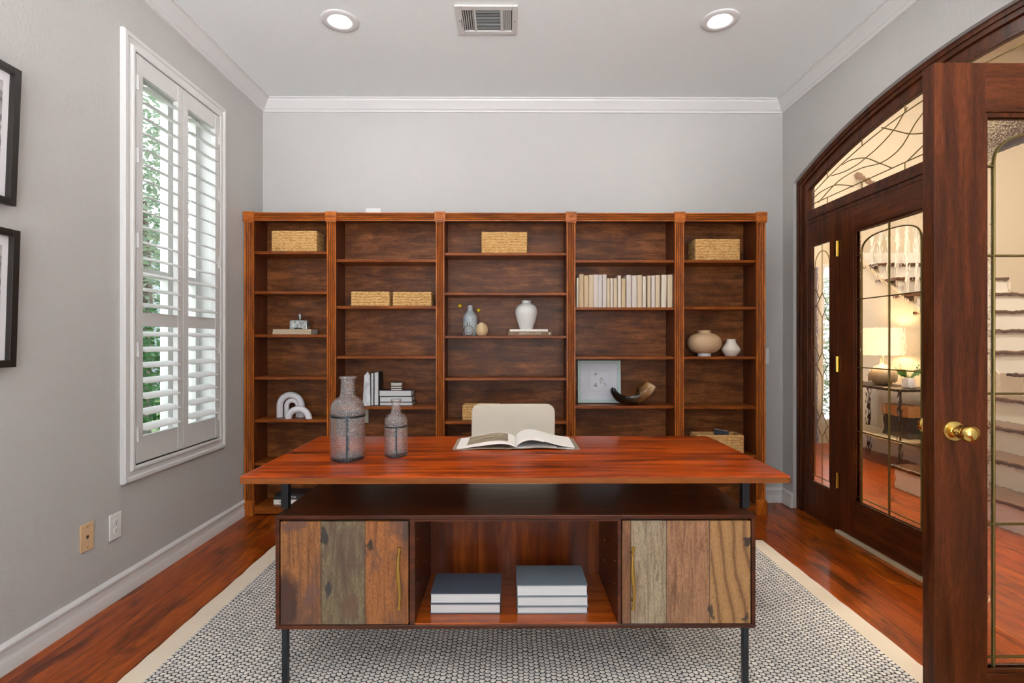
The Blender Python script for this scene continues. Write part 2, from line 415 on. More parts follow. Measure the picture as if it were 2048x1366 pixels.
M['crackle'] = seeded()
M['clear'] = glass('clear_glass', (1, 1, 1, 1), 8, (1, 1, 1), .0002)
def pane_mat(name='window_pane'):
    m = N(name); tr = m.n.new('ShaderNodeBsdfTransparent'); gl = m.n.new('ShaderNodeBsdfGlossy'); gl.inputs['Roughness'].default_value = .02
    lw = m.n.new('ShaderNodeLayerWeight'); mx = m.n.new('ShaderNodeMixShader')
    m.link(m.math('MULTIPLY_ADD', m.math('POWER', lw.outputs['Facing'], 5.0), .6, .03), mx.inputs[0]); m.link(tr.outputs[0], mx.inputs[1]); m.link(gl.outputs[0], mx.inputs[2])
    m.link(mx.outputs[0], m.n['Material Output'].inputs['Surface']); return m.m
M['pane'] = pane_mat()
def emit(name, c, s):
    m = N(name); m.base(c); m.p.inputs['Emission Color'].default_value = c; m.p.inputs['Emission Strength'].default_value = s; return m.m
M['lamp_lens'] = emit('lit_downlight', (1.0, .95, .89, 1), DOWNLIGHT)
M['hall_fill_lens'] = emit('added_hall_glow', (1.0, .91, .78, 1), 260)
M['lamp_shade'] = emit('lit_linen_shade', (1.0, .82, .56, 1), .36)
def bw_photo(name, a, b, sc, stretch):
    m = N(name); n1 = m.noise(m.obj(stretch), sc, 8, .7, .6)
    m.base(m.ramp(n1, [(.35, a), (.5, tuple((x + y) / 2 for x, y in zip(a, b))), (.62, b)])); m.set(Roughness=.5); return m.m
M['photo_dark'] = bw_photo('monochrome_landscape_photo', C(30, 28, 30), C(196, 192, 192), 14, (1, 1, 2.5))
M['photo_sepia'] = bw_photo('sepia_book_photo', C(92, 76, 56), C(196, 180, 152), 11, (1, 4, 1))
M['art_grey'] = plain('faint_ink_circles', C(172, 172, 170), .8)
M['silver'] = None
def silver():
    m = N('mercury_glass'); a = m.noise(m.obj(), 40, 5, .7)
    m.base(m.ramp(a, [(.3, C(70, 74, 74)), (.5, C(168, 170, 168)), (.7, C(216, 216, 212))])); m.set(Metallic=.85)
    m.link(m.ramp(a, [(.35, .5), (.6, .18)]), m.p.inputs['Roughness']); m.bump(a, .002, .5); return m.m
M['silver'] = silver()
def speckle():
    m = N('speckled_grey_glaze'); a = m.noise(m.obj(), 260, 3, .7)
    m.base(m.ramp(a, [(.38, C(110, 118, 124)), (.5, C(176, 184, 188)), (.66, C(206, 212, 214))])); m.set(Roughness=.5); m.bump(a, .0006, .6); return m.m
M['speckle'] = speckle()
def horn():
    m = N('polished_horn'); sp = m.n.new('ShaderNodeSeparateXYZ'); m.link(m.obj(), sp.inputs[0])
    n1 = m.noise(m.obj((1, 1, 3)), 9, 4, .6, 1.5)
    f = m.math('ADD', m.math('MULTIPLY', sp.outputs['X'], 2.6), m.math('MULTIPLY_ADD', n1, .35, .33))
    m.base(m.ramp(f, [(.25, C(22, 16, 13)), (.52, C(60, 38, 22)), (.74, C(150, 108, 66)), (.92, C(226, 204, 168))])); m.set(Roughness=.12); return m.m
M['horn'] = horn()
def marble():
    m = N('white_marble'); a = m.noise(m.obj(), 9, 6, .65, 1.2)
    m.base(m.ramp(a, [(.4, C(176, 178, 182)), (.55, C(224, 224, 226))])); m.set(Roughness=.3); return m.m
M['marble'] = marble()
def pages():
    m = N('page_block'); sp = m.n.new('ShaderNodeSeparateXYZ'); m.link(m.obj(), sp.inputs[0])
    w = m.noise(m.obj((2, 2, 900)), 1, 2); m.base(m.ramp(w, [(.3, C(176, 176, 176)), (.6, C(212, 212, 212))])); m.set(Roughness=.85); return m.m
M['pages'] = pages()
BOOKC = [plain('cream_cloth_%s' % n, c, .75) for n, c in (('ivory', C(214, 202, 182)), ('sand', C(200, 174, 138)), ('bone', C(206, 194, 184)), ('linen', C(204, 184, 154)), ('chalk', C(200, 194, 188)))]

# ------------------------------------------------------------------ the room shell
XL, XR, YB, YR, ZC = -1.86, 2.08, 3.94, -1.8, 3.035
XR2 = 2.24                                            # hall side of the right wall
# floor runs through the doorway into the hall
struct(MB().box(-2.02, 8.0, -1.95, 7.8, -.1, 0).build('floor', M['floor']))
struct(MB().box(XL - .15, XR2, YR - .15, YB + .15, ZC, ZC + .12).build('ceiling', M['ceiling']))
struct(MB().box(XL - .15, XR2, YB, YB + .15, 0, ZC).build('wall_back', M['wall']))
# left wall with the window opening
WY0, WY1, WZ0, WZ1 = 2.575, 3.315, .612, 2.648
w = MB()
w.box(XL - .15, XL, YR - .15, WY0, 0, ZC); w.box(XL - .15, XL, WY1, YB, 0, ZC)
w.box(XL - .15, XL, WY0, WY1, 0, WZ0); w.box(XL - .15, XL, WY0, WY1, WZ1, ZC)
struct(w.build('wall_left', M['wall']))
# unseen wall behind the camera, its large window added for daylight fill
w = MB()
w.box(XL, -1.4, YR - .15, YR, 0, ZC); w.box(1.6, XR2, YR - .15, YR, 0, ZC)
w.box(-1.4, 1.6, YR - .15, YR, 0, .35); w.box(-1.4, 1.6, YR - .15, YR, 2.75, ZC)
struct(w.build('wall_rear', M['wall']))
rw = MB()
for x in (-1.4, -.42, .56, 1.54): rw.box(x, x + .06, YR - .12, YR - .05, .35, 2.75)
for z in (.35, 1.5, 2.69): rw.box(-1.4, 1.6, YR - .12, YR - .05, z, z + .06)
o = struct(rw.build('added_rear_window', M['trim']))
MB().box(-1.4, 1.6, YR - .088, YR - .084, .35, 2.75).build('pane', M['pane'], o)

# arched opening in the right wall
YC, HALF, ZAP, ZSP = 2.44, 1.357, 2.64, 2.378
RAD = (HALF ** 2 + (ZAP - ZSP) ** 2) / (2 * (ZAP - ZSP)); ZCC = ZAP - RAD
def arch(off, n=48, z0=0.0):                          # (Y, Z) from far jamb foot over the arch to near jamb foot
    h, r = HALF - off, RAD - off
    a0 = math.asin(h / r)
    pts = [(YC + h, z0)]
    for i in range(n + 1):
        a = a0 - 2 * a0 * i / n
        pts.append((YC + r * math.sin(a), ZCC + r * math.cos(a)))
    pts.append((YC - h, z0)); return pts
def band(mb, o1, o2, x0, x1, mi=0, z0=0.0):
    A, B = arch(o1, 48, z0), arch(o2, 48, z0)
    n = len(A); vs = []
    for P_, X in ((A, x0), (B, x0), (A, x1), (B, x1)): vs += [(X, y, z) for y, z in P_]
    fs = []
    for i in range(n - 1):
        fs += [(i, i + 1, n + i + 1, n + i), (2 * n + i, 3 * n + i, 3 * n + i + 1, 2 * n + i + 1),
               (n + i, n + i + 1, 3 * n + i + 1, 3 * n + i), (i, 2 * n + i, 2 * n + i + 1, i + 1)]
    fs += [(0, n, 3 * n, 2 * n), (n - 1, 3 * n - 1, 4 * n - 1, 2 * n - 1)]
    mb.add(vs, fs, mi)
w = MB()
w.box(XR, XR2, YR, YC - HALF, 0, ZC); w.box(XR, XR2, YC + HALF, YB, 0, ZC)
A = arch(0)[1:-1]
for (y0, z0), (y1, z1) in zip(A, A[1:]):
    w.add([(XR, y0, z0), (XR, y1, z1), (XR, y1, ZC), (XR, y0, ZC), (XR2, y0, z0), (XR2, y1, z1), (XR2, y1, ZC), (XR2, y0, ZC)],
          [(0, 1, 2, 3), (4, 7, 6, 5), (0, 4, 5, 1), (3, 2, 6, 7)])
struct(w.build('wall_right', M['wall']))

# baseboards and crown moulding
BB = [(0, 0), (.017, 0), (.017, .045), (.015, .05), (.013, .056), (.013, .066), (.012, .085), (.016, .09), (.016, .098), (.011, .106), (.005, .112), (0, .112)]
struct(MB().mold(BB, (XL, YR, 0), (XL, YB, 0), (1, 0, 0), 0, 1).build('baseboard_left', M['trim'], smooth=30))
struct(MB().mold(BB, (XL, YB, 0), (XR, YB, 0), (0, -1, 0), 1, 1).build('baseboard_back', M['trim'], smooth=30))
struct(MB().mold(BB, (XR, YB, 0), (XR, YC + HALF, 0), (-1, 0, 0), 1, 0).build('baseboard_right', M['trim'], smooth=30))
CR = [(0, 0), (.0, -.084), (.012, -.084), (.014, -.074), (.02, -.068), (.026, -.066), (.034, -.056), (.05, -.036), (.064, -.024), (.068, -.018), (.07, -.010), (.082, -.008), (.082, 0)]
struct(MB().mold(CR, (XL, YB, ZC), (XR, YB, ZC), (0, -1, 0), 1, 1).build('trim_1', M['trim'], smooth=25))
struct(MB().mold(CR, (XL, YR, ZC), (XL, YB, ZC), (1, 0, 0), 1, 1).build('trim_2', M['trim'], smooth=25))
struct(MB().mold(CR, (XR, YR, ZC), (XR, YB, ZC), (-1, 0, 0), 1, 1).build('trim_3', M['trim'], smooth=25))

# ------------------------------------------------------------------ shuttered window on the left wall
CASE = [(0, .0), (.0, .006), (.022, .004), (.026, .012), (.024, .022), (.012, .030), (.014, .052), (.024, .056), (.024, .072), (.018, .078), (0, .078)]   # (out, away from opening)
def casing(mb, y0, y1, z0, z1, X):
    def ring(o, a): return [(X + o, y0 - a, z0 - a), (X + o, y1 + a, z0 - a), (X + o, y1 + a, z1 + a), (X + o, y0 - a, z1 + a)]
    rings = [ring(o, a) for o, a in CASE]
    n = len(rings)
    vs = [p for r in rings for p in r]; fs = []
    for k in range(n):
        for i in range(4):
            j = (i + 1) % 4; k2 = (k + 1) % n
            fs.append((k * 4 + i, k * 4 + j, k2 * 4 + j, k2 * 4 + i))
    mb.add(vs, fs)
mb = MB(); casing(mb, WY0, WY1, WZ0, WZ1, XL)
win = struct(mb.build('window_1', M['trim'], smooth=20))
mb = MB()                                             # jamb lining and sash
mb.box(XL - .15, XL, WY0, WY0 + .012, WZ0, WZ1); mb.box(XL - .15, XL, WY1 - .012, WY1, WZ0, WZ1)
mb.box(XL - .15, XL, WY0 + .012, WY1 - .012, WZ0, WZ0 + .012); mb.box(XL - .15, XL, WY0 + .012, WY1 - .012, WZ1 - .012, WZ1)
mb.build('jamb_lining', M['trim'], win)
mb = MB()
for y0, y1 in ((WY0 + .012, WY0 + .05), (WY1 - .05, WY1 - .012), (3.0, 3.055)): mb.box(XL - .145, XL - .10, y0, y1, WZ0 + .012, WZ1 - .012)
for z0, z1 in ((WZ0 + .012, WZ0 + .06), (WZ1 - .06, WZ1 - .012), (1.57, 1.615)): mb.box(XL - .142, XL - .103, WY0 + .05, WY1 - .05, z0, z1)
mb.build('sash_frame', M['trim'], win)
MB().box(XL - .126, XL - .122, WY0 + .05, WY1 - .05, WZ0 + .06, WZ1 - .06).build('pane', M['pane'], win)

def shutter(y0, y1, hinge_y, label):
    X0, X1 = XL - .006, XL + .022                     # panel thickness, almost flush with the casing
    st = .044
    t = thing('shutter', label, 'shutter', ((X0 + X1) / 2, (y0 + y1) / 2, WZ0 + .004), 'plantation shutters on the window')
    f = MB()
    f.box(X0, X1, y0, y0 + st, WZ0 + .004, WZ1 - .004); f.box(X0, X1, y1 - st, y1, WZ0 + .004, WZ1 - .004)
    for z0, z1 in ((WZ0 + .004, .746), (1.298, 1.366), (2.552, WZ1 - .004)): f.box(X0 + .002, X1 - .002, y0 + st, y1 - st, z0, z1)
    f.build('frame', M['shutter'], t, bevel=.002)
    ang = math.radians(20)
    def louver(z):
        m = MB(); prof = []
        for i in range(16):
            a = 2 * math.pi * i / 16
            u, v = .037 * math.cos(a), .0052 * math.sin(a)
            prof.append(((X0 + X1) / 2 + u * math.cos(ang) + v * math.sin(ang), z - u * math.sin(ang) + v * math.cos(ang)))
        m.prism(prof, 'y', y0 + st + .002, y1 - st - .002)
        return m.build('louver', M['shutter'], t, smooth=50)
    for i in range(15): louver(1.366 + .0395 + i * (2.552 - 1.366) / 15)
    for i in range(7): louver(.746 + .0395 + i * (1.298 - .746) / 7)
    for z in (.76, 1.18, 1.72, 2.14, 2.5):
        h = MB(); h.box(X1, X1 + .003, hinge_y - .012, hinge_y + .012, z - .035, z + .035)
        h.tube([(X1 + .005, hinge_y, z - .037), (X1 + .005, hinge_y, z + .037)], .004, 8)
        h.build('hinge', M['shutter'], t, smooth=40)
shutter(WY0 + .004, 2.943, WY0 + .006, 'white louvred shutter panel nearer the camera, left half of window')
shutter(2.947, WY1 - .004, WY1 - .006, 'white louvred shutter panel nearer the bookcase, right half of window')

# ------------------------------------------------------------------ outside the window
struct(MB().box(-30, -2.1, -10, 30, -.25, -.12).build('ground', plain('lawn', C(96, 120, 70), .9)))
h = thing('house', 'pale grey neighbouring house seen beyond the shuttered window', 'house', (-8.5, 9.5, -.12))
MB().box(-11, -8.2, 4, 15, -.12, 3.0).build('wall', plain('grey_siding', C(118, 126, 130), .8), h)
MB().prism([(-11.4, 3.0), (-7.8, 3.0), (-9.6, 4.3)], 'y', 3.8, 15.2).build('roof', plain('grey_shingle', C(120, 122, 126), .9), h)
def tree(name, loc, n, rad, hz, zc, mat, seed, leaf, label, trunk):
    random.seed(seed)
    t = thing(name, label, 'tree' if trunk else 'shrub', loc)
    m = MB()
    for i in range(n):
        while True:
            p = Vector((random.uniform(-1, 1), random.uniform(-1, 1), random.uniform(-1, 1)))
            if p.length < 1: break
        c = Vector((loc[0] + p.x * rad, loc[1] + p.y * rad, zc + p.z * hz))
        a = Vector((random.gauss(0, 1), random.gauss(0, 1), random.gauss(0, .6))).normalized(); b = a.orthogonal().normalized()
        s = leaf * random.uniform(.6, 1.3)
        m.add([c - a * s, c + b * s * .45, c + a * s, c - b * s * .45], [(0, 1, 2, 3)])
    m.build('foliage', mat, t)
    k = MB()
    k.tube([(loc[0], loc[1], loc[2]), (loc[0] + .05, loc[1], loc[2] + .6 * (zc - loc[2])), (loc[0], loc[1], zc)], [.09, .07, .04] if trunk else [.03, .025, .015], 8)
    k.build('trunk', M['bark'], t)
lf1 = plain('tree_leaves', C(88, 108, 84), .6); lf2 = plain('shrub_leaves', C(36, 84, 34), .6)
tree('tree', (-4.9, 7.0, -.12), 9000, 1.8, 1.6, 3.1, lf1, 3, .05, 'leafy pale green tree seen through the upper shutter louvres', True)
tree('shrub', (-4.0, 5.45, -.12), 2200, .5, .8, .9, lf2, 5, .04, 'bright green shrub seen through the lower shutter louvres', False)

# ------------------------------------------------------------------ arched doorway: frame, transom, sidelights
D = MB()
steps = [(0, .03, 2.104), (.03, .045, 2.112), (.045, .06, 2.106), (.06, .115, 2.120), (.115, .13, 2.112)]
for o1, o2, x in steps: band(D, o1, o2, x, 2.215 if o2 < .05 else 2.146)
YJ = YC + HALF - .13                                  # inner face of the far jamb
def mirror(y): return 2 * YC - y
D.box(2.112, 2.15, mirror(YJ), YJ, 2.048, 2.140); D.box(2.103, 2.16, mirror(YJ), YJ, 2.075, 2.098)
LH = 3.322                                            # hinge line of the far leaf
for s in (0, 1):
    q = (lambda y: y) if s == 0 else mirror
    D.box(2.108, 2.205, q(LH), q(LH + .086), 0, 2.048)
    D.box(2.118, 2.140, q(LH + .086), q(LH + .094), 0, 2.048)
    D.box(2.116, 2.140, q(YJ), q(YJ - .042), .25, 1.88)
    D.box(2.116, 2.140, q(YJ), q(LH + .086), 1.88, 2.048)
    D.box(2.116, 2.140, q(YJ), q(LH + .086), 0, .25)
    D.box(2.112, 2.15, q(YJ), q(LH + .086), 0, .02)
    D.box(2.11, 2.12, q(YJ - .02), q(LH + .10), .045, .22)
door_frame = struct(D.build('door_1', M['door_wood'], bevel=.002))
def leading(name, curves, r, parent, local=False):
    m = MB()
    for c in curves: m.tube(c, r, 6)
    return m.build(name, M['came'], parent, smooth=60, local=local)
def smoothpath(pts, n=8):                             # Catmull-Rom through 2D/3D points
    P = [Vector(p) for p in pts]; P = [P[0] * 2 - P[1]] + P + [P[-1] * 2 - P[-2]]; out = []
    for i in range(1, len(P) - 2):
        for k in range(n):
            t = k / n; a, b, c, d = P[i - 1], P[i], P[i + 1], P[i + 2]
            out.append(.5 * ((2 * b) + (c - a) * t + (2 * a - 5 * b + 4 * c - d) * t * t + (3 * b - a - 3 * c + d) * t ** 3))
    out.append(P[-2]); return out
GX = 2.127
# transom glass
m = MB(); A = arch(.125)[1:-1]
poly = [(y, z) for y, z in A] + [(mirror(YJ), 2.135), (YJ, 2.135)]
m.prism(poly, 'x', GX, GX + .006); m.build('transom_glass', M['glass_rain'], door_frame)
ZC0 = lambda zx, zy: PX(1600 + zx / 4.877, 160 + zy / 4.877, GX)
tc = [[(125, 1160), (200, 1095), (330, 1030), (430, 1025), (525, 1037)],
      [(180, 1195), (330, 1030), (450, 935), (600, 860), (780, 812), (900, 740), (1000, 640), (1070, 525), (1130, 420), (1218, 300)],
      [(305, 935), (430, 895), (560, 825), (640, 762), (780, 640), (915, 490), (990, 370), (1050, 265)],
      [(410, 830), (500, 780), (640, 762), (780, 812), (905, 862)],
      [(800, 465), (915, 490), (1070, 525), (1218, 515), (1330, 470)], [(1040, 800), (1120, 720), (1218, 625), (1300, 560)]]
curves = []
for c in tc:
    p = [ZC0(*q) for q in c]
    p3 = [(GX - .001, y, z) for y, z in p]
    curves.append(smoothpath(p3)); curves.append([Vector((v.x, mirror(v.y), v.z)) for v in smoothpath(p3)])
B = [(y, z) for y, z in arch(.175)[1:-1] if z > 2.185]
curves.append([(GX - .001, y, z) for y, z in B]); curves.append([(GX - .001, YJ - .01, 2.182), (GX - .001, mirror(YJ) + .01, 2.182)])
for k in range(-3, 4):
    y = YC + k * .34; rr = RAD - .125
    zt = ZCC + math.sqrt(rr * rr - (y - YC) ** 2)
    curves.append([(GX - .001, y, zt - .052), (GX - .001, y, zt)]); curves.append([(GX - .001, y, 2.14), (GX - .001, y, 2.182)])
leading('transom_leading', curves, .0032, door_frame)
# sidelights
for s in (0, 1):
    q = (lambda y: y) if s == 0 else mirror
    y0, y1 = LH + .086, YJ - .042
    yc, hw = (y0 + y1) / 2, (y1 - y0) / 2
    MB().box(GX, GX + .006, q(y0), q(y1), .25, 1.88).build('sidelight_glass', M['glass_rain'], door_frame)
    cv = []
    L = lambda pts: cv.append([(GX - .002, q(yc + u), z) for u, z in pts])
    b = hw - .028
    top = 1.835
    L([(-b, .29)] + [(-b, 1.74)] + [(-b * math.cos(a), 1.74 + (top - 1.74) * math.sin(a)) for a in [i * math.pi / 16 for i in range(17)]] + [(b, 1.74), (b, .29)])
    L([(-hw, .29), (hw, .29)]); L([(-hw, 1.72), (-b, 1.72)]); L([(b, 1.72), (hw, 1.72)])
    zs = [1.466, 1.062, .656]
    for z in zs:
        L([(0, z + .083), (.062, z), (0, z - .083), (-.062, z), (0, z + .083)])
        L([(-hw, z), (-.062, z)]); L([(.062, z), (hw, z)])
        cv.append([Vector((GX - .002, q(yc + u), zz)) for u, zz in [(p.x, p.y) for p in smoothpath([(hw, z + .13), (hw * .6, z + .10), (.03, z + .045)])]])
        cv.append([Vector((GX - .002, q(yc + u), zz)) for u, zz in [(p.x, p.y) for p in smoothpath([(-hw, z - .13), (-hw * .6, z - .10), (-.03, z - .045)])]])
    edges = [1.88] + [e for z in zs for e in (z + .083, z - .083)] + [.25]
    for a, c in zip(edges[::2], edges[1::2]): L([(0, a), (0, c)])
    leading('sidelight_leading', cv, .0028, door_frame)
MB().box(2.09, 2.235, 2.45, LH, 0, .016).build('door_foot_strip', plain('pale_foot_strip', C(196, 182, 150), .4), door_frame)  # pale strip on the floor under the closed leaf

def door_leaf(name, loc, rotz, knob, hinge_side):
    WD, H0, H1, T, ST = .845, .022, 2.045, .045, .152
    m = MB()
    m.box(0, ST, 0, T, H0, H1); m.box(WD - ST, WD, 0, T, H0, H1)
    m.box(ST, WD - ST, .0005, T - .0005, H1 - .145, H1, 1); m.box(ST, WD - ST, .0005, T - .0005, H0, .235, 1)
    for y0, y1 in ((.006, .014), (T - .014, T - .006)):                    # glazing beads
        m.box(ST, ST + .012, y0, y1, .235, H1 - .145); m.box(WD - ST - .012, WD - ST, y0, y1, .235, H1 - .145)
        m.box(ST + .012, WD - ST - .012, y0, y1, .235, .247); m.box(ST + .012, WD - ST - .012, y0, y1, H1 - .157, H1 - .145)
    d = m.build(name, [M['door_wood'], M['door_rail']], None, bevel=.0015, local=True); struct(d)
    d.location = loc; d.rotation_euler = (0, 0, rotz); ORG[d.name] = Vector((0, 0, 0))
    g0, g1, z0, z1 = ST, WD - ST, .235, H1 - .145
    bo = .042; gy0, gy1 = T / 2 - .003, T / 2 + .003
    ztop, zsp = z1 - .05, z1 - .155
    a0, a1 = g0 + bo, g1 - bo
    ac, ah = (a0 + a1) / 2, (a1 - a0) / 2
    def sup(t):                                                          # rounded-square arch head
        e = .72
        return ac - ah * math.copysign(abs(math.cos(t)) ** e, math.cos(t)), zsp + (ztop - zsp) * abs(math.sin(t)) ** e
    head = [sup(math.pi * i / 24) for i in range(25)]
    inner = [(a0, z0 + .04)] + head + [(a1, z0 + .04)]
    MB().prism(inner, 'y', gy0, gy1).build('glass', M['glass_rain'], d, local=True)
    MB().prism([(g0, zsp)] + head + [(g1, zsp), (g1, z1), (g0, z1)], 'y', gy0, gy1).build('glass', M['glass_pebble'], d, local=True)['label'] = 'pebbled glass around the arched head'
    for x0, x1 in ((g0, a0), (a1, g1)): MB().box(x0, x1, gy0, gy1, z0, zsp).build('glass', M['glass_strip'], d, local=True)
    MB().box(a0, a1, gy0, gy1, z0, z0 + .04).build('glass', M['glass_strip'], d, local=True)
    cv = []
    for yy in (gy0 - .001, gy1 + .001):
        L = lambda pts: cv.append([(x, yy, z) for x, z in pts])
        L([(a0, z0)] + [(a0, zsp)] + head[1:-1] + [(a1, zsp), (a1, z0)])
        L([(ac, z0), (ac, z1)] if not knob else [(ac, z0), (ac, z1)])
        L([(g0, zsp), (a0, zsp)]); L([(a1, zsp), (g1, zsp)])
        for z in (1.477, 1.063, .673, z0 + .04): L([(g0, z), (g1, z)])
    leading('leading', cv, .0034, d, True)
    if hinge_side:
        for z in (1.815, 1.075, .33):
            h = MB(); h.tube([(-.004, -.005, z - .05), (-.004, -.005, z + .05)], .0065, 10)
            h.box(-.03, -.004, -.0025, 0, z - .05, z + .05); h.box(-.004, .022, -.0025, -.0002, z - .05, z + .05)
            h.build('hinge', M['brass'], d, smooth=40, local=True)
    kx, kz = WD - .056, .956
    for sgn, base in ((1, T), (-1, 0)):
        k = MB()
        prof = [(.0, .0), (.031, .0), (.031, .003), (.028, .007), (.018, .009), (.0145, .011), (.0145, .02), (.012, .024), (.011, .03), (.014, .034), (.0145, .036),
                (.019, .040), (.0235, .048), (.0245, .056), (.0225, .064), (.017, .070), (.008, .0725), (.0, .073)]
        k.lathe([(r, base + sgn * h) for r, h in prof], (kx, 0, kz), 32, 'y', cap=False)
        k.build('knob', M['brass'], d, smooth=40, local=True)
    return d
door_leaf('door_2', (2.107, LH - .002, 0), -math.pi / 2, False, True)
door_leaf('door_3', (2.103, 1.575, 0), math.pi, True, False)

# ------------------------------------------------------------------ the hall beyond the doors
HZ = 4.7
w = MB(); w.box(XR2, 7.35, 6.2, 6.35, 0, .25); w.box(XR2, 3.75, 6.2, 6.35, .25, HZ); w.box(3.98, 7.35, 6.2, 6.35, .25, HZ); w.box(3.75, 3.98, 6.2, 6.35, 2.15, HZ)
struct(w.build('wall_hall_front', M['hall_wall']))
struct(MB().box(XR2, 8, YR - .15, YR, 0, HZ).build('wall_hall_near', M['hall_wall']))
struct(MB().box(7.2, 7.35, YR, 6.35, 0, HZ).build('wall_hall_right', M['hall_wall']))
struct(MB().box(XR2 - .05, 7.35, YR - .15, 6.35, HZ, HZ + .1).build('ceiling_hall', M['hall_wall']))
struct(MB().box(XR + .01, XR2 - .002, YR, 6.35, ZC + .13, HZ).build('wall_hall_left', M['hall_wall']))
struct(MB().box(XR + .01, XR2 - .002, YB + .16, 6.35, 0, ZC + .13).build('wall_hall_side', M['hall_wall']))
o = MB(); 
for x0, x1, z0, z1 in ((3.75, 3.98, .25, .29), (3.75, 3.98, 2.11, 2.15), (3.75, 3.775, .29, 2.11), (3.955, 3.98, .29, 2.11)): o.box(x0, x1, 6.2, 6.3, z0, z1)
o = struct(o.build('window_3', M['trim'])); MB().box(3.77, 3.96, 6.25, 6.254, .28, 2.12).build('pane', M['pane'], o)
fd = MB().box(2.75, 3.68, 6.165, 6.198, .01, 2.1); fd = struct(fd.build('door_4', M['front_door'], bevel=.004))
tree('shrub', (4.75, 7.6, -.12), 2600, .9, 1.1, 1.1, lf1, 9, .05, 'green shrub outside the narrow hall window', False)
# staircase: five steps up to a landing, then a second flight turning away
SY0, SY1, RZ, TD = 2.1, 4.33, .19, .27
stair = thing('staircase', 'white painted staircase with dark wood treads rising beyond the glass doors', 'staircase', (4.6, 4.0, 0))
rs = MB()
for n in range(5):
    x = 3.23 + TD * n
    rs.box(x, x + .02 if n < 4 else x + .02, SY0, SY1, RZ * n, RZ * (n + 1) - .03)
    rs.box(x + .02, 4.35, SY1 - .02, SY1 - .002, RZ * n, RZ * (n + 1) - .03)
B0 = 4.45
for k in range(1, 8):
    y = B0 + .26 * (k - 1); z = .95 + RZ * (k - 1)
    rs.box(4.12, 5.3, y, y + .02, z, z + RZ - .03)
rs.build('risers', M['white_paint'], stair)
for n in range(4):
    x = 3.23 + TD * n; z = RZ * (n + 1)
    MB().box(x - .025, x + TD + .02, SY0, SY1 + .02, z - .03, z).build('tread', M['tread'], stair, bevel=.008)
MB().box(4.285, 5.3, SY0, B0 + .02, .92, .95).build('landing', M['tread'], stair, bevel=.008)
for k in range(1, 7):
    y = B0 + .26 * (k - 1); z = .95 + RZ * k
    MB().box(4.09, 5.3, y - .025, y + .28, z - .03, z).build('tread', M['tread'], stair, bevel=.008)
sp = MB().prism([(4.33, 0), (4.33, .95), (4.45, 1.02), (6.195, 2.295), (6.195, 0)], 'x', 4.10, 4.119)
sp.build('stringer_wall', M['hall_wall'], stair)
MB().tube([(4.095, 4.45, 1.0), (4.095, 6.19, 2.272)], .018, 8).build('stringer_moulding', M['cloth_beige'], stair)
for k in range(1, 7):
    for d in (.05, .18):
        y = B0 + .26 * (k - 1) + d; z = .95 + RZ * k
        b = MB(); b.lathe([(.016, 0), (.016, .12), (.022, .14), (.014, .2), (.02, .45), (.012, .7), (.016, .8)], (4.16, y, z), 10)
        b.build('baluster', M['white_paint'], stair, smooth=50)
MB().tube([(4.16, 4.5, 1.98), (4.16, 6.19, 3.216)], .03, 10).build('handrail', M['tread'], stair, smooth=50)
bbh = MB().box(4.085, 4.1, 4.36, 6.2, 0, .13); struct(bbh.build('baseboard_hall', M['trim']))
for i, (x, y) in enumerate(((3.3, 1.2), (3.2, 4.9), (5.6, 3.0))):  # unseen lamps, added to light the hall
    t = thing('added_hall_light', ['added unseen hall light nearest the camera', 'added unseen hall light above the console table', 'added unseen hall light above the stairs'][i], 'light', (x, y, HZ - .02), 'added hall lights')
    MB().lathe([(.19, -.0), (.20, .0199)], (x, y, HZ - .02), 28).build('trim_ring', M['trim'], t)
    MB().lathe([(.16, 0), (.165, .006)], (x, y, HZ - .026), 28).build('lens', M['hall_fill_lens'], t)
# console table with lamp
t = thing('console_table', 'dark metal console table against the cream stair wall', 'console table', (3.86, 5.35, 0))
MB().box(3.66, 4.07, 4.85, 5.85, .745, .77).build('top', M['shade_dark'], t, bevel=.004)
MB().box(3.66, 4.07, 4.85, 5.85, .26, .285).build('shelf', plain('pale_shelf', C(206, 186, 150), .5), t, bevel=.004)
for x in (3.68, 4.05):
    for y in (4.87, 5.83): MB().tube([(x, y, 0), (x, y, .745)], .014, 8).build('leg', M['shade_dark'], t)
t = thing('table_lamp', 'lit table lamp with a drum shade on the console table', 'lamp', (3.87, 5.36, .77))
MB().lathe([(.06, 0), (.075, .01), (.12, .05), (.135, .10), (.11, .16), (.05, .20), (.02, .22), (.012, .24), (.012, .32)], (3.87, 5.36, .77), 28).build('base', plain('grey_ceramic', C(168, 152, 128), .4), t, smooth=50)
MB().lathe([(.19, 0), (.178, .28)], (3.87, 5.36, 1.08), 32, cap=False).build('lamp_shade', M['lamp_shade'], t, smooth=50)
ld = bpy.data.lights.new('bulb', 'POINT'); ld.energy = 5; ld.color = (1, .78, .5); ld.shadow_soft_size = .05
lo = bpy.data.objects.new('bulb', ld); COL.objects.link(lo); lo.parent = t; lo.location = (0, 0, .44)
t = thing('potted_plant', 'small green plant beside the lamp on the console table', 'plant', (3.85, 4.98, .77))
MB().lathe([(.04, 0), (.05, .01), (.055, .09), (.05, .1)], (3.85, 4.98, .77), 20).build('pot', M['white_matte'], t, smooth=40)
random.seed(2); lv = MB()
for i in range(26):
    a = random.uniform(0, 6.28); l = random.uniform(.08, .2); c = Vector((3.85, 4.98, .86)); d = Vector((math.cos(a) * .5, math.sin(a) * .5, random.uniform(.3, 1))).normalized(); s = d.orthogonal().normalized()
    lv.add([c, c + d * l * .6 + s * .018, c + d * l, c + d * l * .6 - s * .018], [(0, 1, 2, 3)])
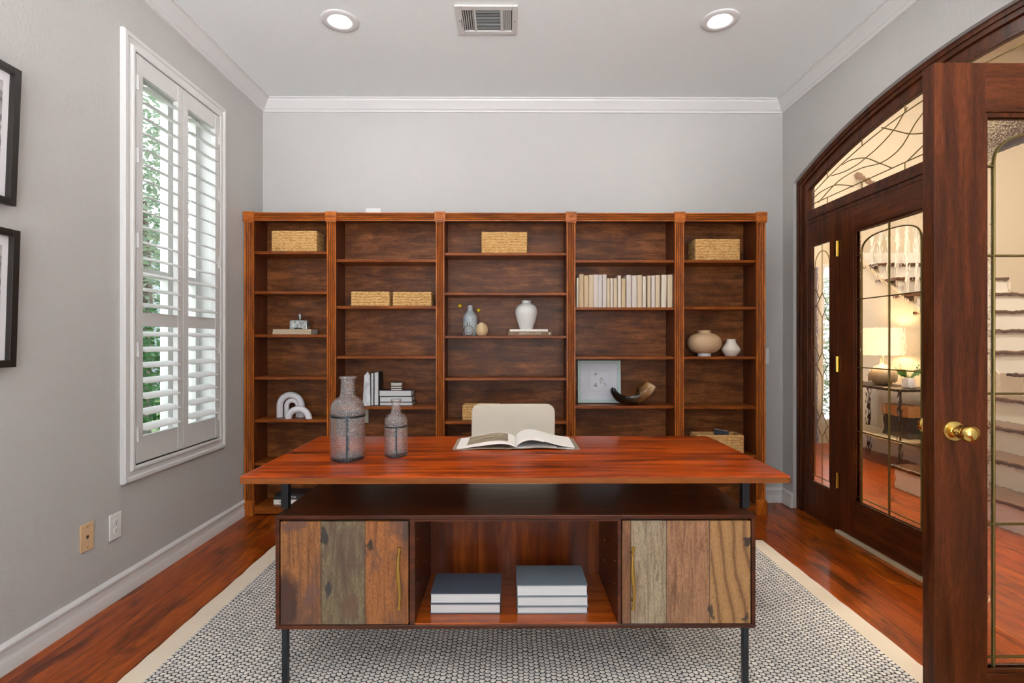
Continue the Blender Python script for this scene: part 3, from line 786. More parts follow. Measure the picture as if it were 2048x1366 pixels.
lv.build('leaves', M['leaf_green'], t)
o = MB().box(3.8, 3.98, 4.92, 5.26, .286, .49).build('storage_box', plain('black_box', C(50, 44, 42), .6), bevel=.006); tag(set_origin(o, (3.89, 5.09, .286)), 'black box on the lower shelf of the console table', 'box')
o = MB().box(3.8, 3.98, 4.92, 5.26, .4905, .60).build('storage_box', plain('tan_box', C(176, 124, 76), .6), bevel=.006); tag(set_origin(o, (3.89, 5.09, .4905)), 'tan box stacked on the black box under the console table', 'box')

# ------------------------------------------------------------------ ceiling lights and vent
def downlight(x, y, label):
    t = thing('recessed_light', label, 'light', (x, y, ZC - .008), 'recessed ceiling lights')
    r = MB(); seg = 48
    prof = [(.103, .008), (.103, .003), (.099, .0), (.070, .0), (.060, .0025), (.043, .0085)]
    r.lathe(prof, (x, y, ZC - .0085), seg, cap=False); r.build('trim_ring', M['trim'], t, smooth=50)
    MB().lathe([(.0445, 0), (.0445, .0015)], (x, y, ZC - .0045), seg).build('lens', M['lamp_lens'], t)
for lx, ly, lab in ((*PZ(680, 41, ZC), 'lit recessed ceiling light left of the air vent'), (*PZ(1440, 40, ZC), 'lit recessed ceiling light right of the air vent'),
                    (-.95, .55, 'added unseen recessed light over the camera, window side'), (1.19, .55, 'added unseen recessed light over the camera, door side')):  # this pair is out of view, added to brighten the room
    downlight(lx, ly, lab)
vx0, vx1, vy0, vy1 = -.296, .047, 2.80, 3.062
t = thing('air_vent', 'white metal ceiling air vent between the two recessed lights', 'vent', ((vx0 + vx1) / 2, (vy0 + vy1) / 2, ZC - .012))
MB().box(vx0 + .02, vx1 - .02, vy0 + .02, vy1 - .02, ZC - .002, ZC - .0005).build('backing', M['vent_dark'], t)
fr = MB(); z0, z1 = ZC - .011, ZC
gx = [vx0 + .038, vx0 + .100, vx0 + .112, vx0 + .248, vx0 + .262, vx1 - .03]
fr.box(vx0, gx[0], vy0, vy1, z0, z1); fr.box(gx[5], vx1, vy0, vy1, z0, z1)
fr.box(gx[0], gx[5], vy0, vy0 + .036, z0, z1); fr.box(gx[0], gx[5], vy1 - .036, vy1, z0, z1)
fr.box(gx[1], gx[2], vy0 + .036, vy1 - .036, z0, z1); fr.box(gx[3], gx[4], vy0 + .036, vy1 - .036, z0, z1)
fr.build('frame', M['vent'], t, bevel=.003)
n = 14
for i in range(n):
    y = vy0 + .040 + (vy1 - vy0 - .076) * (i + .3) / n
    s = MB().prism([(y, ZC - .0085), (y + .0065, ZC - .0035), (y + .0075, ZC - .0045), (y + .001, ZC - .0095)], 'x', gx[2], gx[3]); s.build('slat', M['vent'], t)
for a, b, sg in ((gx[0], gx[1], 1), (gx[4], gx[5], -1)):
    for i in range(5):
        x = a + (b - a) * (i + .35) / 5
        MB().prism([(x, ZC - .0095), (x + .0012, ZC - .010), (x + .006 * sg, ZC - .003), (x + .006 * sg - .0012, ZC - .003)], 'y', vy0 + .036, vy1 - .036).build('slat', M['vent'], t)
for x in (vx0 + .018, vx1 - .014): MB().lathe([(.0035, 0), (.0035, .002)], (x, (vy0 + vy1) / 2, ZC - .0125), 12).build('screw', M['vent_dark'], t)
MB().box(vx0 + .028, vx0 + .030, (vy0 + vy1) / 2 - .02, (vy0 + vy1) / 2 + .05, ZC - .016, ZC - .011).build('damper_lever', M['vent_dark'], t)

# ------------------------------------------------------------------ pictures and plates on the left wall
def picture(zb, zt, label, lean):
    y1, y0, wd = 1.943, 1.50, .026
    t = thing('framed_photo', label, 'picture', (XL, (y0 + y1) / 2, zb), 'framed photographs on the left wall')
    f = MB()
    for a, b, c, d in ((y0, y0 + wd, zb, zt), (y1 - wd, y1, zb, zt)): f.box(XL + .004, XL + .030, a, b, c, d)
    for c, d in ((zb, zb + wd), (zt - wd, zt)): f.box(XL + .004, XL + .030, y0 + wd, y1 - wd, c, d)
    fo = f.build('frame', M['black_frame'], t, bevel=.0015)
    MB().box(XL + .006, XL + .010, y0 + wd, y1 - wd, zb + wd, zt - wd).build('mat_board', M['mat_board'], t)
    MB().box(XL + .0101, XL + .0106, y0 + wd + .06, y1 - wd - .024, zb + wd + .05, zt - wd - .036).build('photograph', M['photo_dark'], t)
    t.rotation_euler = (0, lean, 0)
picture(1.722, 2.226, 'black framed monochrome photograph, upper one at the left edge', .042)
picture(1.126, 1.631, 'black framed monochrome photograph, lower one at the left edge', .032)
def plate(name, label, y, z, mat, kind):
    t = thing(name, label, 'wall plate', (XL, y, z - .0605))
    MB().box(XL, XL + .007, y - .0375, y + .0375, z - .0605, z + .0605).build('cover', mat, t, bevel=.004)
    if kind == 'outlet':
        for dz in (-.02, .02):
            MB().lathe([(.0165, 0), (.0165, .0025)], (XL + .0068, y, z + dz), 24, 'x', sy=.9).build('socket', mat, t, smooth=30)
            h = MB(); h.box(XL + .0092, XL + .0097, y - .0075, y - .0055, z + dz - .001, z + dz + .007); h.box(XL + .0092, XL + .0097, y + .0045, y + .0065, z + dz - .001, z + dz + .007)
            h.lathe([(.0025, 0), (.0025, .0006)], (XL + .0092, y, z + dz - .008), 10, 'x'); h.build('slots', M['hole'], t)
    else:
        for dz in (-.045, .045): MB().lathe([(.0035, 0), (.003, .0015)], (XL + .0068, y, z + dz), 14, 'x').build('screw', M['aged_brass'], t)
        MB().box(XL + .0068, XL + .0075, y - .006, y + .006, z - .007, z + .007).build('jack', M['hole'], t)
yy, zz = PX(172, 1074, XL); plate('wall_jack_plate', 'almond plastic phone jack plate low on the left wall', yy, zz, M['plastic_tan'], 'jack')
yy, zz = PX(229, 1052, XL); plate('outlet_plate', 'white duplex outlet plate low on the left wall below window', yy, zz, M['plastic_white'], 'outlet')
x, z = PY(1530, 712, YB)
t = thing('light_switch', 'white switch plate on the back wall right of the bookcase', 'wall plate', (x, YB, z - .06))
MB().box(x - .03, x + .03, YB - .006, YB, z - .06, z + .06).build('cover', M['plastic_white'], t, bevel=.003)
MB().box(x + .004, x + .016, YB - .009, YB - .006, z - .012, z + .012).build('rocker', M['plastic_white'], t)
x0, z0 = PY(732, 424, YB); x1, z1 = PY(762, 417, YB)
o = MB().box(x0, x1, YB - .008, YB, z1 - .06, z1).build('wall_plate', M['plastic_white'], bevel=.002); tag(set_origin(o, ((x0 + x1) / 2, YB, z1 - .06)), 'white blank plate on the wall just above the bookcase', 'wall plate')

# ------------------------------------------------------------------ the bookcase
BF, BK, BBK = 3.65, 3.862, 3.915                      # front plane, back panel, rear of the sides
bc = thing('bookcase', 'wide red-brown wooden bookcase of five bays along the back wall', 'bookcase', (-.03, BF, 0))
PIL = [(488, 506.5), (653.6, 671), (871.8, 888.4), (1133.6, 1150.7), (1350.3, 1367.9), (1514, 1531)]
PXs = []
for a, b in PIL: PXs.append((PY(a, 683, BF)[0], PY(b, 683, BF)[0]))
PXs[0] = (-1.853, PXs[0][1])
ZT = PY(1020, 424.5, BF)[1]; ZH = ZT - .060
GROOVE = plain('dark_stain_in_grooves', C(80, 36, 11), .5)
def flute(w, d, n=4, g=.007):                         # front outline of a fluted strip, (across, toward viewer)
    e = .005; pts = [(0, 0), (0, d), (e, d)]; dark = [0, 0, 0]
    s = (w - 2 * e) / n
    for i in range(n):
        for k in range(1, 7):
            pts.append((e + s * i + s * .12 + s * .76 * (k - .5) / 6, d - g * math.sin(math.pi * (k - .5) / 6) ** .8)); dark.append(1 if 2 <= k <= 4 else 0)
        pts.append((e + s * (i + 1), d)); dark.append(0)
    return pts + [(w, d), (w, 0)], dark + [0, 0]
def fluted(mb, pts, dark, axis, a, b):
    k = len(mb.mi); mb.prism(pts, axis, a, b)
    for i, q in enumerate(dark): mb.mi[k + 2 + i] = q
    return mb
for (a, b) in PXs:
    fp, fd_ = flute(b - a, .012); m = fluted(MB(), [(a + u, BF + .012 - v) for u, v in fp], fd_, 'z', .10, ZH)
    p = m.build('pilaster', [M['shelf_front'], GROOVE], bc)
    q = MB(); q.box(a - .006, b + .006 if b < 1.75 else b + .008, BF - .012, BF + .012, 0, .095); q.box(a - .004, b + .006, BF - .008, BF + .012, .095, .105)
    q.build('plinth_block', M['shelf_front'], p, bevel=.002)
    c = (a + b) / 2; zc = ZT - .031
    r = MB(); r.box(max(c - .038, -1.857), c + .038, BF - .012, BF + .012, ZT - .064, ZT + .002)
    r.box(max(c - .036, -1.857), c + .036, BF - .007, BF + .012, ZT - .073, ZT - .064)
    r.lathe([(.029, 0), (.0285, -.003), (.024, -.0035), (.0225, .0015), (.019, .0018), (.0175, -.002), (.0125, -.003), (.0115, .0), (.009, -.004), (.005, -.006), (.0005, -.0065)], (c, BF - .0122, zc), 28, 'y')
    r.build('rosette_block', M['shelf_front_x'], p, bevel=.0012)
for (a, b), (c, d) in zip(PXs, PXs[1:]):
    fp, fd_ = flute(.058, .010); m = fluted(MB(), [(BF + .014 - v, ZH + u) for u, v in fp], fd_, 'x', b + .002, c - .002); m.build('top_rail', [M['shelf_front_x'], GROOVE], bc)
    m = MB(); m.box(b, c, BF + .004, BF + .022, .012, .062); m.build('base_rail', M['shelf_board'], bc, bevel=.002)
    MB().box(b + .001, c - .001, BK, BK + .012, .04, ZT - .03).build('back_panel', M['shelf_back'], bc)
    MB().box(b - .001, c + .001, BF + .012, BK + .012, ZT - .03, ZT - .004).build('top_panel', M['shelf_side'], bc)
for i, (a, b) in enumerate(PXs):
    if i == 0: MB().box(a, b + .001, BF + .0125, BBK, 0, ZT - .03).build('side_panel', M['shelf_side'], bc)
    elif i == 5: MB().box(a - .001, b, BF + .0125, BBK, 0, ZT - .004).build('side_panel', M['shelf_side'], bc)
    else: MB().box(a - .001, b + .001, BF + .0125, BK + .012, 0, ZT - .03).build('divider', M['shelf_side'], bc)
SHY = [[503, 582.7, 669, 753.7, 839, 925], [518.6, 612, 712.2, 813, 905], [505.4, 585, 671.3, 755.8, 843, 925], [519.5, 614.5, 713.2, 812, 905], [519.5, 613, 713.2, 813, 911]]
SZ = []
SF = BF + .016
for k, ys in enumerate(SHY):
    a, c = PXs[k][1] + .0015, PXs[k + 1][0] - .0015
    zs = []
    for y in ys:
        z = PY(1020, y, SF)[1]; zs.append(z + .0008)
        MB().box(a, c, SF, BK, z - .020, z).build('shelf', M['shelf_board'], bc, bevel=.003)
    zs.append(.0628)
    MB().box(a, c, SF + .007, BK, .044, .062).build('shelf', M['shelf_board'], bc)
    SZ.append(zs)

# ------------------------------------------------------------------ things on the shelves
def basket(x0, x1, y0, y1, z0, h, label, seed=0, lean=.004):
    random.seed(seed)
    t = thing('wicker_basket', label, 'basket', ((x0 + x1) / 2, (y0 + y1) / 2, z0), 'woven baskets on the bookcase')
    rows = max(4, round(h / .0185)); m = MB(); amp = .006
    def face(p0, p1, nrm):
        p0, p1, nrm = Vector(p0), Vector(p1), Vector(nrm); L = (p1 - p0).length; d = (p1 - p0) / L
        nu, nv = max(8, int(L / .0034)), rows * 6; vs = []
        ph = [random.uniform(0, 6.28) for _ in range(rows)]; dr = [random.choice((1, 1, -1)) for _ in range(rows)]
        for j in range(nv + 1):
            v = j / 6; r = min(int(v), rows - 1); fv = v - r
            for i in range(nu + 1):
                u = L * i / nu
                round_ = math.sqrt(max(0, 1 - (2 * fv - 1) ** 2))
                tw = .15 + .85 * abs(math.sin(math.pi * u / .030 + ph[r] + dr[r] * (fv - .5) * 2.6)) ** .5
                e = min(1, min(u, L - u) / .006) * .5 + .5
                p = p0 + d * u + nrm * (amp * round_ * tw * e) + Vector((0, 0, h * j / nv + .0015 * math.sin(u * 37 + ph[r])))
                vs.append(tuple(p))
        fs = [(j * (nu + 1) + i, j * (nu + 1) + i + 1, (j + 1) * (nu + 1) + i + 1, (j + 1) * (nu + 1) + i) for j in range(nv) for i in range(nu)]
        m.add(vs, fs)
    e = .007
    X0, X1, Y0, Y1 = x0 + e, x1 - e, y0 + e, y1 - e; z = z0 + .002
    face((X0, Y0, z), (X1, Y0, z), (0, -1, 0)); face((X1, Y0, z), (X1, Y1, z), (1, 0, 0)); face((X1, Y1, z), (X0, Y1, z), (0, 1, 0)); face((X0, Y1, z), (X0, Y0, z), (-1, 0, 0))
    k = .012
    m.box(X0, X1, Y0, Y1, z0 + .001, z0 + .006)
    for a in ((X0, X0 + k, Y0, Y1), (X1 - k, X1, Y0, Y1), (X0 + k, X1 - k, Y0, Y0 + k), (X0 + k, X1 - k, Y1 - k, Y1)): m.box(a[0], a[1], a[2], a[3], z0 + .006, z0 + h - .003)
    m.build('body', M['wicker'], t, smooth=70)
    r = MB(); q = .006
    nr = 46; pts = []
    for (ax, ay), (bx, by) in zip(((X0 + q, Y0 + q), (X1 - q, Y0 + q), (X1 - q, Y1 - q), (X0 + q, Y1 - q)), ((X1 - q, Y0 + q), (X1 - q, Y1 - q), (X0 + q, Y1 - q), (X0 + q, Y0 + q))):
        n = max(4, int(math.hypot(bx - ax, by - ay) / .008))
        pts += [(ax + (bx - ax) * i / n, ay + (by - ay) * i / n, z0 + h - .004 + .0012 * math.sin(i * 2.1)) for i in range(n)]
    r.tube(pts, .0075, 8, closed=True); r.build('rim', M['wicker'], t, smooth=70)
    return t
def bx(x0, x1, yt, bay, sh, y, depth, label, seed):
    X0, _ = PY(x0, 683, y); X1, _ = PY(x1, 683, y); z = SZ[bay][sh]
    h = PY(1020, yt, y)[1] - z
    return basket(X0, X1, y, y + depth, z, h, label, seed)
bx(541, 634.5, 462.5, 0, 0, 3.685, .165, 'large wicker basket on the top shelf of the leftmost bay', 1)
bx(961.5, 1056, 464, 2, 0, 3.70, .15, 'large wicker basket on the top shelf of the middle bay', 2)
bx(1389.5, 1482, 478, 4, 0, 3.685, .165, 'large wicker basket on the top shelf of the rightmost bay', 3)
bx(700, 780.5, 584, 1, 1, 3.69, .13, 'small wicker basket, left of the pair in the second bay', 4)
bx(783.5, 864.5, 584.5, 1, 1, 3.69, .13, 'small wicker basket, right of the pair in the second bay', 5)
bx(923, 1000, 811, 2, 4, 3.70, .14, 'wicker basket half hidden behind the cream chair', 6)
big = bx(1392, 1490, 872, 4, 4, 3.685, .165, 'open wicker basket on the low shelf of the rightmost bay', 7)
X1, _ = PY(1470, 683, 3.7)
bn = thing('binder', 'dark binder standing in the open low basket', 'binder', (X1 - .07, 3.77, SZ[4][4] + .007))
bm_ = MB(); bm_.M = Matrix.Translation((X1 - .07, 3.77, SZ[4][4] + .012)) @ Matrix.Rotation(math.radians(28), 4, 'Z')
bm_.box(-.012, .012, -.058, .058, 0, .148); bm_.build('cover', M['navy'], bn, bevel=.003)
bm_ = MB(); bm_.M = Matrix.Translation((X1 - .07, 3.77, SZ[4][4] + .012)) @ Matrix.Rotation(math.radians(28), 4, 'Z')
bm_.box(-.009, .009, -.054, .0585, .004, .1485); bm_.build('pages', M['pages'], bn)

def hbook(x0, x1, y0, y1, z0, z1, cover, label, group=None, spine='back', rot=0, name='book', ct=.003, ov=.003):
    t = thing(name, label, 'book', ((x0 + x1) / 2, (y0 + y1) / 2, z0), group, rot)
    m = MB(); m.box(x0, x1, y0, y1, z0, z0 + ct); m.box(x0, x1, y0, y1, z1 - ct, z1)
    a, b, c, d = x0 + ov, x1 - ov, y0 + ov, y1 - ov
    if spine == 'back': m.box(x0, x1, y1 - ct, y1, z0 + ct, z1 - ct); d = y1 - ct
    if spine == 'front': m.box(x0, x1, y0, y0 + ct, z0 + ct, z1 - ct); c = y0 + ct
    if spine == 'left': m.box(x0, x0 + ct, y0, y1, z0 + ct, z1 - ct); a = x0 + ct
    m.build('cover', cover, t, bevel=.0008)
    MB().box(a, b, c, d, z0 + ct, z1 - ct).build('pages', M['pages'], t)
    return t
def vbook(x0, x1, y0, y1, z0, z1, cover, label, group=None, tilt=0, spine='front', ct=.0025):
    t = thing('book', label, 'book', ((x0 + x1) / 2, (y0 + y1) / 2, z0), group)
    m = MB(); m.box(x0, x0 + ct, y0, y1, z0, z1); m.box(x1 - ct, x1, y0, y1, z0, z1); c, d = y0 + .004, y1 - .004
    if spine == 'front':
        n = 8; w = (x1 - x0) / 2; cx = (x0 + x1) / 2
        outer = [(cx - w * math.cos(math.pi * i / n), y0 - .0035 * math.sin(math.pi * i / n)) for i in range(n + 1)]
        m.prism(outer + [(x1, y0 + ct), (x0, y0 + ct)], 'z', z0, z1); c = y0 + ct
    else: m.box(x0 + ct, x1 - ct, y1 - ct, y1, z0, z1); d = y1 - ct
    m.build('cover', cover, t, smooth=30)
    MB().box(x0 + ct, x1 - ct, c, d, z0 + .003, z1 - .004).build('pages', M['pages'], t)
    if tilt: t.rotation_euler = (0, tilt, 0)
    return t
def text(s, size, loc, mat, parent, name='spine_text', xscale=1, rot=(math.pi / 2, 0, 0)):
    cu = bpy.data.curves.new('t', 'FONT'); cu.body = s; cu.size = size; cu.extrude = .0002; cu.align_x = 'CENTER'; cu.align_y = 'CENTER'
    to = bpy.data.objects.new('t', cu); COL.objects.link(to)
    dg = bpy.context.evaluated_depsgraph_get(); me = bpy.data.meshes.new_from_object(to.evaluated_get(dg))
    bpy.data.objects.remove(to); bpy.data.curves.remove(cu)
    me.name = name; me.materials.clear(); me.materials.append(mat)
    o = bpy.data.objects.new(name, me); COL.objects.link(o); o.parent = parent
    o.location = Vector(loc) - ORG[parent.name]; o.rotation_euler = rot; o.scale = (xscale, 1, 1); ORG[o.name] = ORG[parent.name]
    return o
# the row of cream books, fourth bay, second shelf
ROW = [(122, 160, 240), (168, 254, 175), (262, 345, 195), (352, 436, 185), (440, 528, 180), (530, 600, 182), (607, 682, 178), (690, 742, 250), (750, 800, 248), (810, 878, 250), (890, 950, 197),
       (960, 1032, 252), (1050, 1140, 185), (1152, 1243, 195), (1252, 1340, 187), (1350, 1415, 213), (1440, 1502, 197), (1515, 1582, 195), (1590, 1672, 187), (1694, 1790, 183), (1815, 1908, 180)]
CI = [0, 1, 1, 3, 2, 4, 2, 3, 0, 3, 0, 1, 2, 2, 3, 0, 3, 2, 3, 0, 3]
ORD = ['leftmost', 'second', 'third', 'fourth', 'fifth', 'sixth', 'seventh', 'eighth', 'ninth', 'tenth', 'eleventh', 'twelfth', 'thirteenth', 'fourteenth', 'fifteenth', 'sixteenth', 'seventeenth', 'eighteenth', 'nineteenth', 'twentieth', 'rightmost']
CN = ['ivory', 'sand coloured', 'bone white', 'linen coloured', 'chalk white']
for i, (a, b, tp) in enumerate(ROW):
    yb = 3.70
    X0, _ = PY(1140 + a / 9.309, 683, yb); X1, _ = PY(1140 + b / 9.309, 683, yb); z = SZ[3][1]
    zt = PY(1240, 530 + tp / 9.309, yb)[1]
    sz = 'thin' if b - a < 62 else ('thick' if b - a > 84 else 'medium'); ht = 'short' if tp > 230 else 'tall'
    where = '%s of the row of upright books' % ORD[i] if i in (0, 20) else '%s from left in the row of upright books' % ORD[i]
    vbook(X0, X1, yb, yb + .112 - .012 * (i % 3), z + .0005, zt, BOOKC[CI[i]], '%s %s %s book, %s' % (sz, ht, CN[CI[i]], where), 'cream books standing in the fourth bay', .022 if i == 19 else 0)

def lathe_thing(name, label, cat, prof, c, mat, part='body', seg=48, **kw):
    o = MB().lathe(prof, c, seg, **kw).build(name, mat, smooth=60)
    return tag(set_origin(o, c), label, cat)
def vessel(prof, wall=.003):                          # closed outer + inner profile, smoothed
    prof = [(p.x, p.y) for p in smoothpath(prof, 5)]
    prof = [(r, max(h, prof[0][1])) for r, h in prof]
    inner = [(max(r - wall, .0005), h) for r, h in reversed(prof) if h > prof[0][1] + wall]
    return prof + inner + [(.0005, prof[0][1] + wall)]
# leftmost bay, third shelf: two books and a silver flask
yb = 3.70; z = SZ[0][2]
x0, _ = PY(545, 683, yb); x1, _ = PY(622, 683, yb)
hbook(x0, x1, yb, yb + .14, z, z + .0185, M['cloth_beige'], 'beige cloth book, bottom of the pair under the silver flask', None, 'front')
hbook(x0 + .002, x1 + .001, yb + .001, yb + .14, z + .0187, z + .037, M['cloth_beige'], 'beige cloth book, top of the pair under the silver flask', None, 'front')
zb = z + .0372
sx0, _ = PY(579, 683, 3.73); sx1, _ = PY(613.5, 683, 3.73); cx = (sx0 + sx1) / 2
t = thing('silver_flask', 'square mercury silver flask standing on two beige books', 'bottle', (cx, 3.765, zb))
zt = PY(600, 640, 3.73)[1]; zn = PY(600, 627, 3.75)[1]
MB().prism([(sx0, zb), (cx - .035, zb), (cx - .02, zb + .008), (cx + .02, zb + .008), (cx + .035, zb), (sx1, zb), (sx1, zt - .003), (cx + .02, zt), (cx - .02, zt), (sx0, zt - .003)], 'y', 3.73, 3.80).build('body', M['silver'], t, bevel=.004)
MB().lathe([(.014, 0), (.0095, .006), (.0085, .024), (.012, .027), (.011, .032), (.013, .038), (.0105, zn - zt - .003), (.004, zn - zt)], (cx, 3.765, zt - .002), 20).build('stopper', M['silver'], t, smooth=40)
# leftmost bay, fifth shelf: ceramic arches
def arch_tube(cx, cz, R, r, y, z0):
    pts = [(cx - R, y, z0)] + [(cx - R * math.cos(math.pi * i / 20), y, cz + R * math.sin(math.pi * i / 20)) for i in range(21)] + [(cx + R, y, z0)]
    return pts
z = SZ[0][4]
t = thing('arch_sculpture', 'large double white ceramic arch sculpture on the leftmost shelf', 'ornament', (PY(580, 683, 3.77)[0], 3.77, z))
ax0, _ = PY(551, 683, 3.765); ax1, _ = PY(607, 683, 3.765); r = .0225
ztp = PY(580, 784, 3.765)[1]; R = (ax1 - ax0) / 2 - r; cx = (ax0 + ax1) / 2
MB().tube(arch_tube(cx, ztp - R - r, R, r, 3.785, z), r, 20).build('outer_arch', M['white_matte'], t, smooth=60)
R2 = R - r - .0185 + .004
MB().tube(arch_tube(cx + .007, ztp - 2 * r - .001 - R2 - .0175, R2, .0175, 3.80, z), .0175, 20).build('inner_arch', M['white_matte'], t, smooth=60)
ax0, _ = PY(571.5, 683, 3.72); ax1, _ = PY(625, 683, 3.72); ztp = PY(600, 811.5, 3.72)[1]; R = (ax1 - ax0) / 2 - r; cx = (ax0 + ax1) / 2
ab = MB().tube(arch_tube(cx, ztp - R - r, R, r, 3.712, z), r, 20); ab.v = [(a, b, max(c, z)) for a, b, c in ab.v]
o = ab.build('arch_sculpture', M['white_matte'], smooth=60)
tag(set_origin(o, (cx, 3.712, z)), 'small single white ceramic arch in front of the double arch', 'ornament')
# leftmost bay, floor shelf: magazines
z = SZ[0][6]
x0, _ = PY(547, 683, 3.70); x1 = x0 + .30
b1 = hbook(x0, x1, 3.70, 3.855, z, z + .034, M['paper'], 'white spined book at the bottom of the pile behind the desk', None, 'front')
text('THE', .022, (x0 + .055, 3.6995, z + .016), M['text_dark'], b1)
b2 = hbook(x0 + .003, x1 - .02, 3.703, 3.855, z + .0343, z + .065, M['black'], 'dark spined book in the middle of the pile behind the desk', None, 'front')
text('TOM', .022, (x0 + .135, 3.7025, z + .0495), M['text_white'], b2)
text('_______', .012, (x0 + .04, 3.7025, z + .052), M['text_white'], b2)
hbook(x0 + .02, x1 - .04, 3.71, 3.855, z + .0653, z + .072, M['black'], 'black covered magazine on top of the pile behind the desk', None, 'front', ct=.002)
# second bay, fourth shelf
z = SZ[1][3]; y = 3.71
x0, _ = PY(725.5, 683, y); x1, _ = PY(741, 683, y); zt = PY(735, 745, y)[1]; cx = (x0 + x1) / 2
o = MB(); w_ = (x1 - x0) / 2
o.loft([[(cx + sx * a, y + .028 + sy * a, zz) for sx, sy in ((-1, -1), (1, -1), (1, 1), (-1, 1))] for a, zz in ((w_, z), (w_ * .72, zt - .024), (.0008, zt + .004))]).build('obelisk', M['marble'], bevel=.001)
o = bpy.data.objects['obelisk']; tag(set_origin(o, (cx, y + .028, z)), 'white marble obelisk bookend left of two upright books', 'bookend')
for a, b, tp, lab in ((741.5, 747.3, 745.5, 'thin upright book with white pages and black cover beside obelisk'), (748, 757.3, 744.3, 'thick upright book with white pages and black cover beside stacked books')):
    X0, _ = PY(a, 683, y); X1, _ = PY(b, 683, y); zt = PY(750, tp, y)[1]
    vbook(X0, X1, y, y + .125, z + .0005, zt, M['black'], lab, None, 0, 'back')
for i, (a, b, t0, t1, nm) in enumerate(((759, 832, 806.5, 813, 'bottom'), (759, 832, 796, 806, 'middle'), (758, 831, 784, 795.6, 'top'))):
    yy = 3.715
    X0, _ = PY(a, 683, yy); X1, _ = PY(b - 8 + (0 if i else 1), 683, yy)
    k = [0, .0245, .0645, .109]
    hbook(X0, X1, yy, yy + .12, z + k[i] + .0003 * i, z + k[i + 1], M['black'], 'black covered book with white pages, %s of the stack of three' % nm, 'black books stacked in the second bay', 'back')
cx, _ = PY(794, 683, 3.765); zb = z + .1095
t = thing('striped_box', 'small hexagonal black and white striped box on three stacked books', 'box', (cx, 3.765, zb))
hexa = [(cx + .043 * math.cos(math.pi / 3 * i + math.pi / 2), 3.765 + .043 * math.sin(math.pi / 3 * i + math.pi / 2)) for i in range(6)]
m = MB(); H = PY(794, 764, 3.74)[1] - zb
for i in range(5): m.prism(hexa, 'z', zb + H * .68 * i / 5, zb + H * .68 * (i + 1) / 5, 1 if i in (1, 3) else 0)
m.build('body', [M['white_gloss'], M['black']], t)
m = MB()
for i in range(2): m.prism(hexa, 'z', zb + H * (.70 + .2 * i), zb + H * (.9 if i == 0 else 1.0), i)
m.build('lid', [M['white_gloss'], M['black']], t)
# outlet on the bookcase back, second bay
x, zz = PY(733.5, 832, BK)
o = MB().box(x - .022, x + .014, BK - .006, BK, zz - .05, zz + .06).build('outlet_plate', plain('old_ivory_plastic', C(178, 182, 168), .4), bevel=.002)
tag(set_origin(o, (x, BK, zz - .05)), 'old ivory outlet plate on the bookcase back behind the big bottle', 'wall plate')
# middle bay, third shelf
z = SZ[2][2]; y = 3.788; FY = 3.8465
cx, _ = PY(940.5, 683, y); s = y / F
lathe_thing('bottle_vase', 'tall speckled grey-blue bottle vase on the middle shelf', 'vase',
            vessel([(.045, 0), (.0515, .004), (.052, .06), (.052, .125), (.049, .143), (.038, .161), (.024, .178), (.0205, .19), (.0195, .212), (.0205, .221)]), (cx, y, z), M['speckle'])
g = thing('flower_stem', 'yellow ball flower leaning left behind the grey bottle vase', 'flower', (cx, FY, z), 'billy button flowers')
fx, fz = PY(919.5, 611.5, FY); fx2, fz2 = PY(957.5, 620.5, FY)
gx_, _ = PY(937, 683, 3.69)
for f_, (ex, ez), base in ((g, (fx, fz), .026), (None, (fx2, fz2), -.03)):
    if f_ is None: f_ = thing('flower_stem', 'yellow ball flower leaning right behind the grey bottle vase', 'flower', (cx, FY, z), 'billy button flowers')
    q_ = FY + .006 * (1 if base > 0 else -1) * .5
    MB().tube([(cx + base, q_, z + .0015), ((cx + base + ex) / 2, q_, (z + ez) / 2 + .004), (ex, FY, ez)], .0012, 6).build('stem', M['stem'], f_)
    b = MB(); b.lathe([(.0005, -.0132)] + [(.0132 * math.sin(math.pi * k / 10), -.0132 * math.cos(math.pi * k / 10)) for k in range(1, 10)] + [(.0005, .0132)], (ex, FY, ez), 20)
    b.build('flower_head', M['yellow'], f_, smooth=60)
lathe_thing('bud_vase', 'small round clear glass bud vase before the grey vase', 'vase',
            vessel([(.022, 0), (.027, .003), (.0345, .022), (.0365, .038), (.032, .056), (.02, .068), (.0105, .074), (.009, .086), (.0125, .093)], .0025), (gx_, 3.690, z), M['clear'])
cx, _ = PY(963.5, 683, 3.74)
lathe_thing('ribbed_vase', 'small round beige ribbed vase beside the grey bottle vase', 'vase',
            vessel([(.028, 0), (.033, .003), (.042, .022), (.0445, .045), (.04, .066), (.028, .081), (.018, .086), (.0165, .09), (.016, .094)], .003), (cx, 3.74, z), M['beige_ceramic'], seg=72, f=lambda a, h: 1 + .012 * math.cos(18 * a))
x0, _ = PY(1016, 683, 3.70); x1, _ = PY(1103.5, 683, 3.70)
b = hbook(x0, x1, 3.70, 3.855, z, z + .029, M['brown_cover'], 'brown spined book lying under the white book and urn', None, 'front')
text('HERB RITTS: L.A. STYLE', .0165, ((x0 + x1) / 2 + .0, 3.6994, z + .0145), M['text_white'], b, xscale=.92)
MB().box(x1 - .020, x1 - .0115, 3.6993, 3.70, z + .009, z + .021).build('publisher_mark', M['text_white'], b)
text('HERB RITTS', .005, (x0 + .03, 3.6994, z + .0145), M['text_white'], b)
x0, _ = PY(1019.5, 683, 3.71); x1, _ = PY(1096, 683, 3.71)
hbook(x0, x1, 3.71, 3.855, z + .0292, z + .045, M['paper'], 'white book lying on the brown book beneath the urn', None, 'front')
cx, _ = PY(1052.5, 683, 3.77)
